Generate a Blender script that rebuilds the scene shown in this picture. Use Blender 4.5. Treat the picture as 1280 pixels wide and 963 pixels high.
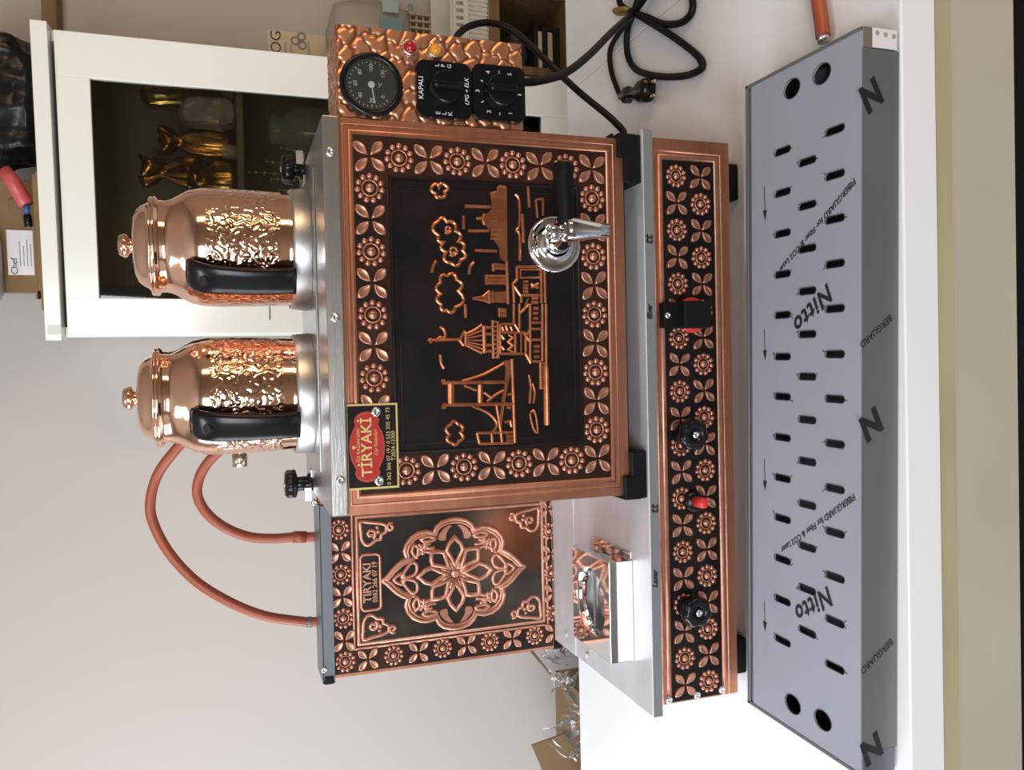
import bpy, bmesh, math, random
from mathutils import Vector, Matrix, noise
for o in list(bpy.data.objects): bpy.data.objects.remove(o)
random.seed(7)
SC = bpy.context.scene; COL = SC.collection
PI = math.pi
# ------------------------------------------------------------------ camera (phone held sideways: the picture is rolled by 90 degrees)
CAM = Vector((-0.05812, -0.84218, 0.58882)); FPX = 1037.2
CR = Vector((0.999639, 0.008255, -0.025555)); CU = Vector((0.021527, 0.322637, 0.946278)); CF = Vector((-0.016057, 0.946487, -0.322343))
cd = bpy.data.cameras.new('camera'); cam = bpy.data.objects.new('camera', cd); COL.objects.link(cam)
cd.sensor_fit = 'HORIZONTAL'; cd.sensor_width = 36; cd.lens = 36*FPX/1280; cd.clip_start = .02
m3 = Matrix((-CU, CR, -CF)).transposed(); cam.matrix_world = Matrix.Translation(CAM) @ m3.to_4x4()
SC.camera = cam
# ------------------------------------------------------------------ world, lights, exposure
w = bpy.data.worlds.new('world'); SC.world = w; w.use_nodes = True
w.node_tree.nodes['Background'].inputs[0].default_value = (.75, .85, 1, 1); w.node_tree.nodes['Background'].inputs[1].default_value = .2
def area(name, loc, target, sx, sy, power, color):
    l = bpy.data.lights.new(name, 'AREA'); l.shape = 'RECTANGLE'; l.size = sx; l.size_y = sy; l.energy = power; l.color = color
    o = bpy.data.objects.new(name, l); COL.objects.link(o); o.location = loc
    d = Vector(target)-Vector(loc); o.rotation_euler = d.to_track_quat('-Z', 'Y').to_euler(); return o
area('window_daylight_left', (-2.18, .02, .72), (0, .02, .25), 1.15, 1.25, 50, (.88, .94, 1))
area('window_daylight_front', (-1.0, -2.6, 1.15), (-.4, 0, 0), 1.5, .9, 58, (.88, .94, 1))
area('ceiling_panel_light', (-.8, -.5, 1.88), (-.8, -.5, 0), .55, .30, 9, (.97, .98, 1))
area('warm_lamp_light', (1.75, -1.35, .75), (.1, .1, .45), .28, 1.2, 16, (1, .66, .36))
SC.view_settings.view_transform = 'Standard'; SC.view_settings.look = 'None'; SC.view_settings.gamma = 1; SC.view_settings.exposure = 0.0
SC.view_settings.use_curve_mapping = False
# ------------------------------------------------------------------ pixel -> point on a known real plane
def ray(px, py): return (CF*FPX + CR*(481.5-py) + CU*(640-px)).normalized()
def un(px, py, ax, val):
    v = ray(px, py); i = 'XYZ'.index(ax); return CAM + v*((val-CAM[i])/v[i])
def unp(px, py, p, n):
    v = ray(px, py); n = Vector(n); return CAM + v*((Vector(p)-CAM).dot(n)/v.dot(n))
# ------------------------------------------------------------------ materials
def mat(name, col, rough=.5, metal=0, bump=None, var=None, spec=None, **kw):
    """bump=(kind, scale, strength, stretch)  var=(colour2, scale, stretch)"""
    m = bpy.data.materials.new(name); m.use_nodes = True; nt = m.node_tree; b = nt.nodes['Principled BSDF']
    b.inputs['Base Color'].default_value = (*col, 1); b.inputs['Roughness'].default_value = rough; b.inputs['Metallic'].default_value = metal
    if spec is not None: b.inputs['Specular IOR Level'].default_value = spec
    for k, v in kw.items(): b.inputs[k.replace('_', ' ')].default_value = v
    tc = nt.nodes.new('ShaderNodeTexCoord')
    def mapped(stretch):
        mp = nt.nodes.new('ShaderNodeMapping'); mp.inputs['Scale'].default_value = stretch
        nt.links.new(tc.outputs['Object'], mp.inputs['Vector']); return mp.outputs[0]
    if var:
        c2, sc, st = var[:3]
        n = nt.nodes.new('ShaderNodeTexNoise'); n.inputs['Scale'].default_value = sc; n.inputs['Detail'].default_value = 4
        nt.links.new(mapped(st), n.inputs['Vector'])
        r = nt.nodes.new('ShaderNodeValToRGB'); r.color_ramp.elements[0].position = .35; r.color_ramp.elements[1].position = .68
        r.color_ramp.elements[0].color = (*col, 1); r.color_ramp.elements[1].color = (*c2, 1)
        nt.links.new(n.outputs[0], r.inputs[0]); nt.links.new(r.outputs[0], b.inputs['Base Color'])
    if bump:
        kind, sc, stg, st = bump
        n = nt.nodes.new('ShaderNodeTexNoise'); n.inputs['Scale'].default_value = sc; n.inputs['Detail'].default_value = 3
        nt.links.new(mapped(st), n.inputs['Vector'])
        bp = nt.nodes.new('ShaderNodeBump'); bp.inputs['Strength'].default_value = stg; bp.inputs['Distance'].default_value = kind
        nt.links.new(n.outputs[0], bp.inputs['Height']); nt.links.new(bp.outputs[0], b.inputs['Normal'])
    return m
O = (1, 1, 1)
M_cop = mat('copper_sheet', (.51, .23, .145), .40, .9, (.002, 40, .10, O), ((.44, .18, .105), 14, (1, 1, 6)))
M_relief = mat('copper_relief', (.57, .29, .205), .38, .85, None, ((.46, .21, .135), 60, O))
M_scene = mat('copper_scene_relief', (.50, .19, .09), .33, .85, None, ((.36, .12, .055), 50, O))
M_black = mat('black_patina', (.006, .005, .007), .42, 0, (.001, 60, .12, O), ((.016, .009, .008), 22, O), spec=.16)
M_patina = mat('brown_patina', (.014, .009, .009), .42, .1, None, ((.055, .020, .011), 16, O), spec=.2)
M_mand = mat('grey_brown_patina', (.060, .048, .036), .36, .6, None, ((.018, .016, .019), 7, O), spec=.25)
def add_stain(m, c, r, col):
    nt = m.node_tree; b = nt.nodes['Principled BSDF']; old = b.inputs['Base Color'].links[0].from_socket
    tc = nt.nodes.new('ShaderNodeTexCoord'); nz = nt.nodes.new('ShaderNodeTexNoise'); nz.inputs['Scale'].default_value = 22; nt.links.new(tc.outputs['Object'], nz.inputs['Vector'])
    va = nt.nodes.new('ShaderNodeVectorMath'); va.operation = 'MULTIPLY_ADD'; va.inputs[1].default_value = (.06, .06, .06); nt.links.new(nz.outputs[1], va.inputs[0]); nt.links.new(tc.outputs['Object'], va.inputs[2])
    ds = nt.nodes.new('ShaderNodeVectorMath'); ds.operation = 'DISTANCE'; nt.links.new(va.outputs[0], ds.inputs[0]); ds.inputs[1].default_value = Vector(c)+Vector((.03, .03, .03))
    mr = nt.nodes.new('ShaderNodeMapRange'); mr.inputs[1].default_value = r*.25; mr.inputs[2].default_value = r; mr.inputs[3].default_value = 1; mr.inputs[4].default_value = 0; nt.links.new(ds.outputs['Value'], mr.inputs[0])
    mx = nt.nodes.new('ShaderNodeMix'); mx.data_type = 'RGBA'; nt.links.new(mr.outputs[0], mx.inputs[0]); nt.links.new(old, mx.inputs[6]); mx.inputs[7].default_value = (*col, 1); nt.links.new(mx.outputs[2], b.inputs['Base Color'])
add_stain(M_mand, un(640, 668, 'Y', .285), .075, (.17, .055, .024))
M_steel = mat('brushed_steel', (.60, .60, .61), .36, 1, (.0006, 60, .25, (1, 12, 30)))
M_steelD = mat('brushed_steel_lid', (.50, .49, .475), .30, 1, (.0006, 60, .2, (1, 12, 30)))
M_work = mat('worktop_steel', (.62, .635, .665), .5, .4, (.0006, 50, .3, (2, 2, 2)), ((.54, .555, .585), 9, (1, 3, 1)))
M_film = mat('grey_protective_film', (.33, .355, .42), .42, .1, (.0008, 14, .15, O), ((.29, .315, .375), 4, O))
M_filmD = mat('grey_film_rim', (.15, .165, .185), .35, .4)
M_lip = mat('lip_film', (.20, .215, .225), .42, .2)
M_filmF = mat('grey_green_film_front', (.15, .163, .157), .42, .2, None, ((.125, .134, .13), 3, O))
M_chrome = mat('chrome', (.82, .82, .83), .06, 1)
M_screw = mat('zinc_screw', (.75, .75, .76), .22, 1)
M_screwD = mat('singed_film_edge', (.10, .10, .11), .4, .5)
M_blackp = mat('black_plastic', (.006, .006, .008), .24, 0, spec=.28)
M_blackm = mat('matt_black_plastic', (.006, .006, .007), .5, 0, spec=.15)
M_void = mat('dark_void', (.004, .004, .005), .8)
M_red = mat('red_plastic', (.62, .045, .03), .35)
M_white = mat('white_print', (.75, .75, .75), .5)
M_print = mat('dark_print', (.012, .012, .014), .5)
M_table = mat('white_laminate', (.82, .83, .855), .22, 0, (.0005, 3, .06, O))
M_tedge = mat('white_table_edge', (.82, .82, .84), .35)
M_apron = mat('beige_board', (.44, .41, .335), .6, 0, (.0006, 60, .2, O), ((.48, .45, .37), 8, O))
M_apronY = mat('yellow_glue_strip', (.44, .385, .235), .6, 0, None, ((.40, .35, .215), 9, O))
M_wallD = mat('brown_wall_paint', (.40, .32, .24), .7)
M_wall = mat('wall_paint', (.475, .43, .40), .75, 0, (.001, 120, .12, O))
M_ceil = mat('ceiling_paint', (.42, .40, .37), .8, 0, (.001, 60, .1, O))
M_floor = mat('floor_tile', (.16, .14, .12), .4, 0, None, ((.13, .115, .10), 3, O))
M_cab = mat('white_gloss_cabinet', (.80, .80, .745), .16, 0, (.0004, 5, .04, O))
M_cabin = mat('cabinet_interior', (.10, .09, .058), .5, 0, None, ((.08, .07, .044), 3, O))
M_gold = mat('gold_foil', (.40, .20, .05), .24, 1, (.004, 30, .5, O))
M_goldL = mat('pale_gold_foil', (.42, .28, .09), .26, 1, (.004, 30, .5, O))
M_hose = mat('orange_rubber_hose', (.28, .058, .025), .45, 0, (.0006, 90, .15, O), ((.33, .072, .030), 9, O))
M_cable = mat('black_cable', (.006, .005, .005), .48, 0, spec=.18)
M_card = mat('cardboard', (.22, .135, .06), .8, 0, (.0008, 90, .2, O), ((.19, .115, .05), 5, O))
M_wood = mat('brown_wood_board', (.20, .115, .05), .55, 0, (.0006, 30, .2, (1, 8, 8)), ((.14, .078, .034), 6, (1, 9, 9)))
M_bag = mat('black_bin_bag', (.006, .007, .009), .32, 0, (.006, 18, .5, O), spec=.3)
M_pink = mat('pink_plastic', (.50, .085, .085), .35)
M_grey = mat('grey_plastic', (.33, .32, .30), .4)
M_label = mat('white_paper', (.72, .72, .74), .6)
M_basket = mat('white_plastic_basket', (.62, .61, .57), .4)
M_cream = mat('cream_paper', (.62, .52, .36), .6)
M_brass = mat('nickel_brass', (.70, .62, .45), .2, 1)
M_sign_red = mat('red_sign_enamel', (.40, .016, .012), .35)
M_sign_edge = mat('red_sign_border', (.45, .05, .035), .35)
M_sign_gold = mat('gold_print', (.65, .50, .20), .4, .3)
M_redlens = mat('red_lens', (.35, .006, .008), .12, 0, Coat_Weight=.5)
M_amber = mat('amber_lens', (.75, .26, .02), .12, 0, Coat_Weight=.5)
M_gauge = mat('gauge_face', (.075, .07, .055), .25, 0)
M_glassjar = mat('jar_glass', (.55, .56, .52), .08, 0, Alpha=.35)
M_plant = mat('green_plant', (.40, .48, .13), .6)
M_teal = mat('teal_print', (.16, .27, .29), .6)
M_bluep = mat('pale_blue_plastic', (.34, .44, .46), .4)
M_lattice = mat('beige_lattice', (.42, .34, .24), .6)
M_bluecap = mat('blue_plastic', (.05, .12, .42), .4)

def teapot_mat():
    m = mat('polished_copper', (.96, .60, .44), .10, 1); nt = m.node_tree; b = nt.nodes['Principled BSDF']
    tc = nt.nodes.new('ShaderNodeTexCoord')
    sp = nt.nodes.new('ShaderNodeSeparateXYZ'); nt.links.new(tc.outputs['Object'], sp.inputs[0])
    def mr(a0, a1):
        r = nt.nodes.new('ShaderNodeMapRange'); r.inputs[1].default_value = a0; r.inputs[2].default_value = a1; r.clamp = True
        nt.links.new(sp.outputs[2], r.inputs[0]); return r.outputs[0]
    def op(k, a, bb):
        n = nt.nodes.new('ShaderNodeMath'); n.operation = k
        for i, v in enumerate((a, bb)):
            if v is None: continue
            if isinstance(v, (int, float)): n.inputs[i].default_value = v
            else: nt.links.new(v, n.inputs[i])
        return n.outputs[0]
    mask = op('MULTIPLY', mr(.532, .537), op('SUBTRACT', 1, mr(.604, .609)))
    nz = nt.nodes.new('ShaderNodeTexNoise'); nz.inputs['Scale'].default_value = 45; nt.links.new(tc.outputs['Object'], nz.inputs['Vector'])
    mx = nt.nodes.new('ShaderNodeVectorMath'); mx.operation = 'MULTIPLY_ADD'; mx.inputs[1].default_value = (.03, .03, .03)
    nt.links.new(nz.outputs[1], mx.inputs[0]); nt.links.new(tc.outputs['Object'], mx.inputs[2])
    vo = nt.nodes.new('ShaderNodeTexVoronoi'); vo.inputs['Scale'].default_value = 80; nt.links.new(mx.outputs[0], vo.inputs['Vector'])
    sn = op('SINE', op('MULTIPLY', vo.outputs[0], 11), None)
    h = op('MULTIPLY', sn, mask)
    bp = nt.nodes.new('ShaderNodeBump'); bp.inputs['Strength'].default_value = .32; bp.inputs['Distance'].default_value = .0011
    nt.links.new(h, bp.inputs['Height']); nt.links.new(bp.outputs[0], b.inputs['Normal'])
    return m
M_pot = teapot_mat()

def glass_mat(name, tint, refl, rough=.02, bump=0):
    m = bpy.data.materials.new(name); m.use_nodes = True; nt = m.node_tree; nt.nodes.clear()
    out = nt.nodes.new('ShaderNodeOutputMaterial'); mix = nt.nodes.new('ShaderNodeMixShader')
    t = nt.nodes.new('ShaderNodeBsdfTransparent'); t.inputs[0].default_value = (*tint, 1)
    g = nt.nodes.new('ShaderNodeBsdfGlossy'); g.inputs['Roughness'].default_value = rough
    fr = nt.nodes.new('ShaderNodeFresnel'); fr.inputs[0].default_value = refl
    nt.links.new(fr.outputs[0], mix.inputs[0]); nt.links.new(t.outputs[0], mix.inputs[1]); nt.links.new(g.outputs[0], mix.inputs[2])
    if bump:
        n = nt.nodes.new('ShaderNodeTexNoise'); n.inputs['Scale'].default_value = 40
        b = nt.nodes.new('ShaderNodeBump'); b.inputs['Strength'].default_value = bump; b.inputs['Distance'].default_value = .01
        nt.links.new(n.outputs[0], b.inputs['Height']); nt.links.new(b.outputs[0], g.inputs['Normal'])
    nt.links.new(mix.outputs[0], out.inputs[0]); return m
M_pane = glass_mat('cabinet_glass', (.78, .76, .68), 1.45)
M_lens = glass_mat('gauge_glass', (.92, .92, .9), 1.5)
M_wrap = glass_mat('clear_plastic_wrap', (.93, .93, .94), 1.35, .2, .6)

# ------------------------------------------------------------------ mesh helpers
def bmn(): return bmesh.new()
def finish(name, bm, m, parent=None, smooth=False, recalc=True):
    if recalc: bmesh.ops.recalc_face_normals(bm, faces=bm.faces)
    me = bpy.data.meshes.new(name); bm.to_mesh(me); bm.free()
    for mm in (m if isinstance(m, (list, tuple)) else [m]): me.materials.append(mm)
    if smooth:
        for p in me.polygons: p.use_smooth = True
    return link(name, me, parent)
BASIS = {}
def link(name, me, parent=None, mw=None):
    o = bpy.data.objects.new(name, me); COL.objects.link(o)
    mw = mw or Matrix.Identity(4)
    if parent is not None:
        o.parent = parent; o.matrix_parent_inverse = BASIS[parent].inverted()
    o.matrix_basis = mw; BASIS[o] = mw
    return o
def tag(o, label=None, cat=None, group=None, kind=None):
    for k, v in (('label', label), ('category', cat), ('group', group), ('kind', kind)):
        if v: o[k] = v
    return o
def thing(name, loc, label, cat, group=None):
    o = bpy.data.objects.new(name, None); COL.objects.link(o); o.empty_display_size = .02
    o.location = loc; BASIS[o] = Matrix.Translation(Vector(loc)); return tag(o, label, cat, group)
def bx(bm, x0, x1, y0, y1, z0, z1, bev=0, mi=0, M=None):
    vs = [bm.verts.new((x, y, z)) for x in (x0, x1) for y in (y0, y1) for z in (z0, z1)]
    fs = [bm.faces.new([vs[i] for i in f]) for f in ((0, 1, 3, 2), (4, 6, 7, 5), (0, 4, 5, 1), (2, 3, 7, 6), (0, 2, 6, 4), (1, 5, 7, 3))]
    for f in fs: f.material_index = mi
    if M is not None: bmesh.ops.transform(bm, matrix=M, verts=vs)
    if bev:
        es = list({e for f in fs for e in f.edges})
        r = bmesh.ops.bevel(bm, geom=es, offset=bev, segments=2, profile=.5, affect='EDGES', clamp_overlap=True)
        for f in r['faces']: f.material_index = mi
def box(name, b, m, parent=None, bev=0, M=None):
    bm = bmn(); bx(bm, *b, bev=bev, M=M); return finish(name, bm, m, parent)
def frame_from(z, x=None):
    z = Vector(z).normalized(); h = Vector((0, 0, 1)) if abs(z.z) < .9 else Vector((1, 0, 0))
    x = (Vector(x) if x is not None else h.cross(z)); x = (x - z*x.dot(z)).normalized(); return x, z.cross(x), z
def lathe(bm, prof, org=(0, 0, 0), axis=(0, 0, 1), n=32, mi=0):
    org = Vector(org); x, y, z = frame_from(axis); rows = []
    for r, h in prof:
        if r < 1e-6: rows.append([bm.verts.new(org+z*h)])
        else: rows.append([bm.verts.new(org+z*h+(x*math.cos(2*PI*i/n)+y*math.sin(2*PI*i/n))*r) for i in range(n)])
    for a, b in zip(rows, rows[1:]):
        for i in range(n):
            j = (i+1) % n
            q = [a[0] if len(a) == 1 else a[i], None, None, None]
            if len(a) == 1 and len(b) == 1: continue
            if len(a) == 1: f = bm.faces.new((a[0], b[i], b[j]))
            elif len(b) == 1: f = bm.faces.new((a[i], b[0], a[j]))
            else: f = bm.faces.new((a[i], b[i], b[j], a[j]))
            f.material_index = mi
def cyl(bm, a, b, r0, r1=None, n=20, mi=0):
    a, b = Vector(a), Vector(b); L = (b-a).length; r1 = r0 if r1 is None else r1
    lathe(bm, [(0, 0), (r0, 0), (r1, L), (0, L)], a, b-a, n, mi)
def catmull(pts, per=8, closed=False):
    pts = [Vector(p) for p in pts]; n = len(pts); out = []
    for i in range(n if closed else n-1):
        g = (lambda k: pts[k % n]) if closed else (lambda k: pts[max(0, min(n-1, k))])
        p0, p1, p2, p3 = g(i-1), g(i), g(i+1), g(i+2)
        for k in range(per):
            t = k/per
            out.append(.5*((2*p1)+(p2-p0)*t+(2*p0-5*p1+4*p2-p3)*t*t+(3*p1-p0-3*p2+p3)*t**3))
    if not closed: out.append(pts[-1])
    return out
def tube(bm, pts, r, n=10, closed=False, mi=0, cap=True):
    pts = [Vector(p) for p in pts]; rings = []; N = len(pts); up = None
    for i, p in enumerate(pts):
        t = (pts[(i+1) % N]-pts[i-1]) if closed else (pts[min(i+1, N-1)]-pts[max(i-1, 0)])
        t.normalize()
        if up is None: up = frame_from(t)[0]
        up = (up - t*up.dot(t)).normalized(); s = t.cross(up)
        rr = r(i/(N-1)) if callable(r) else r
        rings.append([bm.verts.new(p+(up*math.cos(2*PI*k/n)+s*math.sin(2*PI*k/n))*rr) for k in range(n)])
    for i in range(N if closed else N-1):
        a, b = rings[i], rings[(i+1) % N]
        for k in range(n):
            f = bm.faces.new((a[k], a[(k+1) % n], b[(k+1) % n], b[k])); f.material_index = mi
    if cap and not closed:
        for rg in (rings[0], rings[-1]): bm.faces.new(rg).material_index = mi
class Pl:
    """a flat plane in the place: origin, in-plane axes, outward normal"""
    def __init__(s, o, ex, ey): s.o = Vector(o); s.ex = Vector(ex).normalized(); s.ey = Vector(ey).normalized(); s.n = s.ex.cross(s.ey)
    def P(s, a, b, h=0): return s.o+s.ex*a+s.ey*b+s.n*h
    def px(s, x, y): v = unp(x, y, s.o, s.n)-s.o; return (v.dot(s.ex), v.dot(s.ey))
    def mw(s, a=0, b=0, h=0, sc=1):
        m = Matrix((s.ex, s.ey, s.n)).transposed().to_4x4(); return Matrix.Translation(s.P(a, b, h)) @ m @ Matrix.Scale(sc, 4)
def stroke(bm, pl, pts, w, h, closed=False, mi=0, base=0):
    """half-round raised bead along a 2D polyline of the plane"""
    P = [Vector((p[0], p[1])) for p in pts]; N = len(P); prof = ((-1, 0), (-.75, .75), (0, 1), (.75, .75), (1, 0)); rows = []
    for i in range(N):
        a = P[i-1] if (closed or i) else P[0]; b = P[(i+1) % N] if (closed or i < N-1) else P[-1]
        d1 = (P[i]-a); d2 = (b-P[i]); d1 = d1.normalized() if d1.length > 1e-9 else d2.normalized(); d2 = d2.normalized() if d2.length > 1e-9 else d1
        t = (d1+d2); t = t.normalized() if t.length > 1e-6 else d1
        k = min(1/max(.35, abs(t.dot(d1))), 1.6); n = Vector((-t.y, t.x))
        rows.append([bm.verts.new(pl.P(P[i].x+n.x*u*w*k/2, P[i].y+n.y*u*w*k/2, base+v*h)) for u, v in prof])
    for i in range(N if closed else N-1):
        a, b = rows[i], rows[(i+1) % N]
        for k in range(4): bm.faces.new((a[k], a[k+1], b[k+1], b[k])).material_index = mi
    if not closed:
        for r in (rows[0], rows[-1]): bm.faces.new(r).material_index = mi
def fillp(bm, pl, pts, h, inset=.0, mi=0, base=0):
    """raised flat-topped shape with side walls"""
    lo = [bm.verts.new(pl.P(a, b, base)) for a, b in pts]; cx = sum(p[0] for p in pts)/len(pts); cy = sum(p[1] for p in pts)/len(pts)
    hi = [bm.verts.new(pl.P(a+(cx-a)*inset, b+(cy-b)*inset, base+h)) for a, b in pts]; n = len(pts)
    bm.faces.new(hi).material_index = mi
    for i in range(n): bm.faces.new((lo[i], lo[(i+1) % n], hi[(i+1) % n], hi[i])).material_index = mi
def dome(bm, pl, a, b, r, h, n=10, mi=0, ry=None, base=0):
    ry = ry or r; prev = None
    for f, g in ((1, 0), (.85, .6), (.5, .9)):
        row = [bm.verts.new(pl.P(a+r*f*math.cos(2*PI*i/n), b+ry*f*math.sin(2*PI*i/n), base+h*g)) for i in range(n)]
        if prev:
            for i in range(n): bm.faces.new((prev[i], prev[(i+1) % n], row[(i+1) % n], row[i])).material_index = mi
        prev = row
    t = bm.verts.new(pl.P(a, b, base+h))
    for i in range(n): bm.faces.new((prev[i], prev[(i+1) % n], t)).material_index = mi
FLAT = Pl((0, 0, 0), (1, 0, 0), (0, 1, 0))
def text(name, s, pl, a, b, size, m, parent, h=.0004, depth=.0001, ang=0, align='CENTER', shear=0, bold=0, sx=1):
    c = bpy.data.curves.new(name, 'FONT'); c.body = s; c.size = size; c.align_x = align; c.align_y = 'CENTER'; c.extrude = depth; c.shear = shear; c.space_character = 1.12 if s == 'Nitto' else 1; c.offset = bold; c.resolution_u = 3
    t = bpy.data.objects.new('tmp', c); COL.objects.link(t)
    me = bpy.data.meshes.new_from_object(t.evaluated_get(bpy.context.evaluated_depsgraph_get()))
    bpy.data.objects.remove(t); bpy.data.curves.remove(c)
    me.transform(pl.mw(a, b, h) @ Matrix.Rotation(ang, 4, 'Z') @ Matrix.Diagonal((sx, 1, 1, 1))); me.materials.clear(); me.materials.append(m); me.name = name
    return link(name, me, parent)
def screw(bm, p, n, r=.004):
    lathe(bm, [(0, .0014), (r*.3, .0006), (r*.38, .0016), (r*.75, .0016), (r, .0002), (r*1.02, -.001), (0, -.001)], p, n, 14)
def crumple(bm, amp, sc, seed):
    for v in bm.verts:
        q = v.co*sc+Vector((seed, seed*1.7, seed*.3)); v.co += noise.noise_vector(q)*amp + noise.noise_vector(q*2.7)*amp*.45
def lumpy(name, c, s, m, seed, amp, parent=None, sub=5, sc=9, flat=True, zmin=None):
    bm = bmn(); bmesh.ops.create_cube(bm, size=1); bmesh.ops.subdivide_edges(bm, edges=bm.edges, cuts=sub*2, use_grid_fill=True)
    for v in bm.verts:
        q = v.co.normalized()*.62; v.co = v.co.lerp(q, .55); v.co = Vector((v.co.x*s[0], v.co.y*s[1], v.co.z*s[2]))
        v.co += Vector(c)
    crumple(bm, amp, sc, seed)
    if zmin is not None:
        for v in bm.verts: v.co.z = max(v.co.z, zmin)
    return finish(name, bm, m, parent, smooth=not flat)

# ================================================================== ROOM
ZF, ZC, YB, YF, XL, XR = -.78, 1.95, 1.17, -2.75, -2.3, 2.5
def struct(name, b, m, parent=None): return tag(box(name, b, m, parent), kind='structure')
struct('floor', (XL-.1, XR+.1, YF-.1, YB+.1, ZF-.1, ZF), M_floor)
struct('ceiling', (XL-.1, XR+.1, YF-.1, YB+.1, ZC, ZC+.1), M_ceil)
struct('wall_back', (XL-.1, XR+.1, YB, YB+.1, ZF, ZC), M_wall)
struct('wall_right', (XR, XR+.1, YF-.1, YB, ZF, ZC), M_wallD)
bm = bmn()                                    # left and front walls each have a real window opening
for b in ((XL-.1, XL, YF, -.6, ZF, ZC), (XL-.1, XL, .65, YB, ZF, ZC), (XL-.1, XL, -.6, .65, ZF, .05), (XL-.1, XL, -.6, .65, 1.4, ZC)): bx(bm, *b)
tag(finish('wall_left', bm, M_wall), kind='structure')
bm = bmn()
for b in ((XL, -1.8, YF-.1, YF, ZF, ZC), (-.2, XR, YF-.1, YF, ZF, ZC), (-1.8, -.2, YF-.1, YF, ZF, .7), (-1.8, -.2, YF-.1, YF, 1.6, ZC)): bx(bm, *b)
tag(finish('wall_front', bm, M_wallD), kind='structure')

# ================================================================== TABLES
def table(name, x0, x1, label):
    t = thing(name, ((x0+x1)/2, .15, ZF), label, 'table')
    box('tabletop', (x0, x1, -.237, .545, -.040, 0), M_table, t, .0015)
    box('front_board', (x0+.002, x1-.002, -.235, -.215, -.139, -.041), M_apron, t)
    box('glue_strip', (x0+.002, x1-.002, -.2356, -.2345, -.060, -.0412), M_apronY, t)
    box('shade_strip', (x0+.01, x1-.01, -.233, -.20, -.19, -.1395), M_blackm, t)  # black strip added in place of the shadow below the front board
    for x in (x0+.06, x1-.06):
        for y in (-.17, .49): box('leg', (x-.025, x+.025, y-.025, y+.025, ZF, -.041), M_blackm, t)
    return t
table('work_table', -1.15, .4395, 'long glossy white table with the copper tea machine standing on it')
table('side_table', .4405, 1.5, 'white table pushed against the end of the machine table, under the coiled cable')

# ================================================================== MOTIFS (shared meshes, in a flat local frame, unit = tile pitch)
def rosette_mesh(n=11):
    bm = bmn()
    for i in range(n):
        a = 2*PI*i/n; dome(bm, FLAT, (.372)*math.cos(a), .372*math.sin(a), .100, .09, 8)
    dome(bm, FLAT, 0, 0, .15, .12, 12); stroke(bm, FLAT, [(.24*math.cos(2*PI*i/16), .24*math.sin(2*PI*i/16)) for i in range(16)], .06, .03, True)
    bmesh.ops.recalc_face_normals(bm, faces=bm.faces); me = bpy.data.meshes.new('rosette'); bm.to_mesh(me); bm.free(); me.materials.append(M_relief)
    for p in me.polygons: p.use_smooth = True
    return me
def leaf_mesh():
    bm = bmn()
    for k in range(4):
        an = PI/4+k*PI/2; c, s = math.cos(an), math.sin(an); r0, r1, wd = .04, .64, .158; n = 8
        def pt(u, v, h): bmv = bm.verts.new((u*c-v*s, u*s+v*c, h)); return bmv
        L = [(r0+(r1-r0)*i/n, wd*math.sin(PI*(i/n)**1.25)**.75) for i in range(n+1)]
        outer = [(u, v) for u, v in L]+[(u, -v) for u, v in L[-2:0:-1]]
        um = (r0+r1)/2
        rows = [[pt(um+(u-um)*f, v*f, h) for u, v in outer] for f, h in ((1, 0), (.92, .07), (.78, .085), (.68, .075))]
        for a, b in zip(rows, rows[1:]):
            for i in range(len(a)): bm.faces.new((a[i], a[(i+1) % len(a)], b[(i+1) % len(a)], b[i]))
        bm.faces.new(rows[-1])
    bmesh.ops.recalc_face_normals(bm, faces=bm.faces); me = bpy.data.meshes.new('leaf_flower'); bm.to_mesh(me); bm.free(); me.materials.append(M_relief)
    for p in me.polygons: p.use_smooth = True
    return me
ROS, LEAF = rosette_mesh(), leaf_mesh()
def motif(pl, a, b, pitch, ros, parent, h=0, rot=None):
    mw = pl.mw(a, b, h, pitch)
    mw = mw @ Matrix.Rotation(random.uniform(-.06, .06), 4, 'Z')
    return link('rosette' if ros else 'leaf_flower', ROS if ros else LEAF, parent, mw)

# ================================================================== STOVE BASE
WZ = .146
base = thing('stove_base', (-.12, .13, 0), 'long low copper-fronted stove base with a bare steel worktop, standing on the white table', 'stove')
BY = .0038
box('body', (-.446, .2055, BY+.003, .36, .026, .1335), M_cop, base)
box('copper_front', (-.446, .2055, BY, BY+.003, .025, .1336), M_cop, base)
bm = bmn(); bx(bm, -.452, .210, -.011, .283, .1337, WZ, bev=.0012)
finish('worktop', bm, M_work, base)
box('worktop_fold', (-.451, .209, .206, .2825, WZ, WZ+.0018), M_work, base, .0006)
box('worktop_lip_film', (-.4515, .2095, -.0118, -.0108, .1342, WZ-.0008), M_lip, base)
for x in (-.41, .165):
    for y in (.02, .30):
        bm = bmn(); bx(bm, x-.022, x+.022, y, y+.05, 0, .0248, bev=.003); bx(bm, x-.028, x+.028, y-.004, y+.054, .018, .0252, bev=.001); finish('rubber_foot', bm, M_blackm, base)
bm = bmn()
for p in ((733, 819), (708, 793)): screw(bm, un(*p, 'Z', WZ+.0018), (0, 0, 1), .0035)
finish('rivet', bm, M_work, base)
PB = Pl((0, BY, 0), (1, 0, 0), (0, 0, 1))
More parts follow.
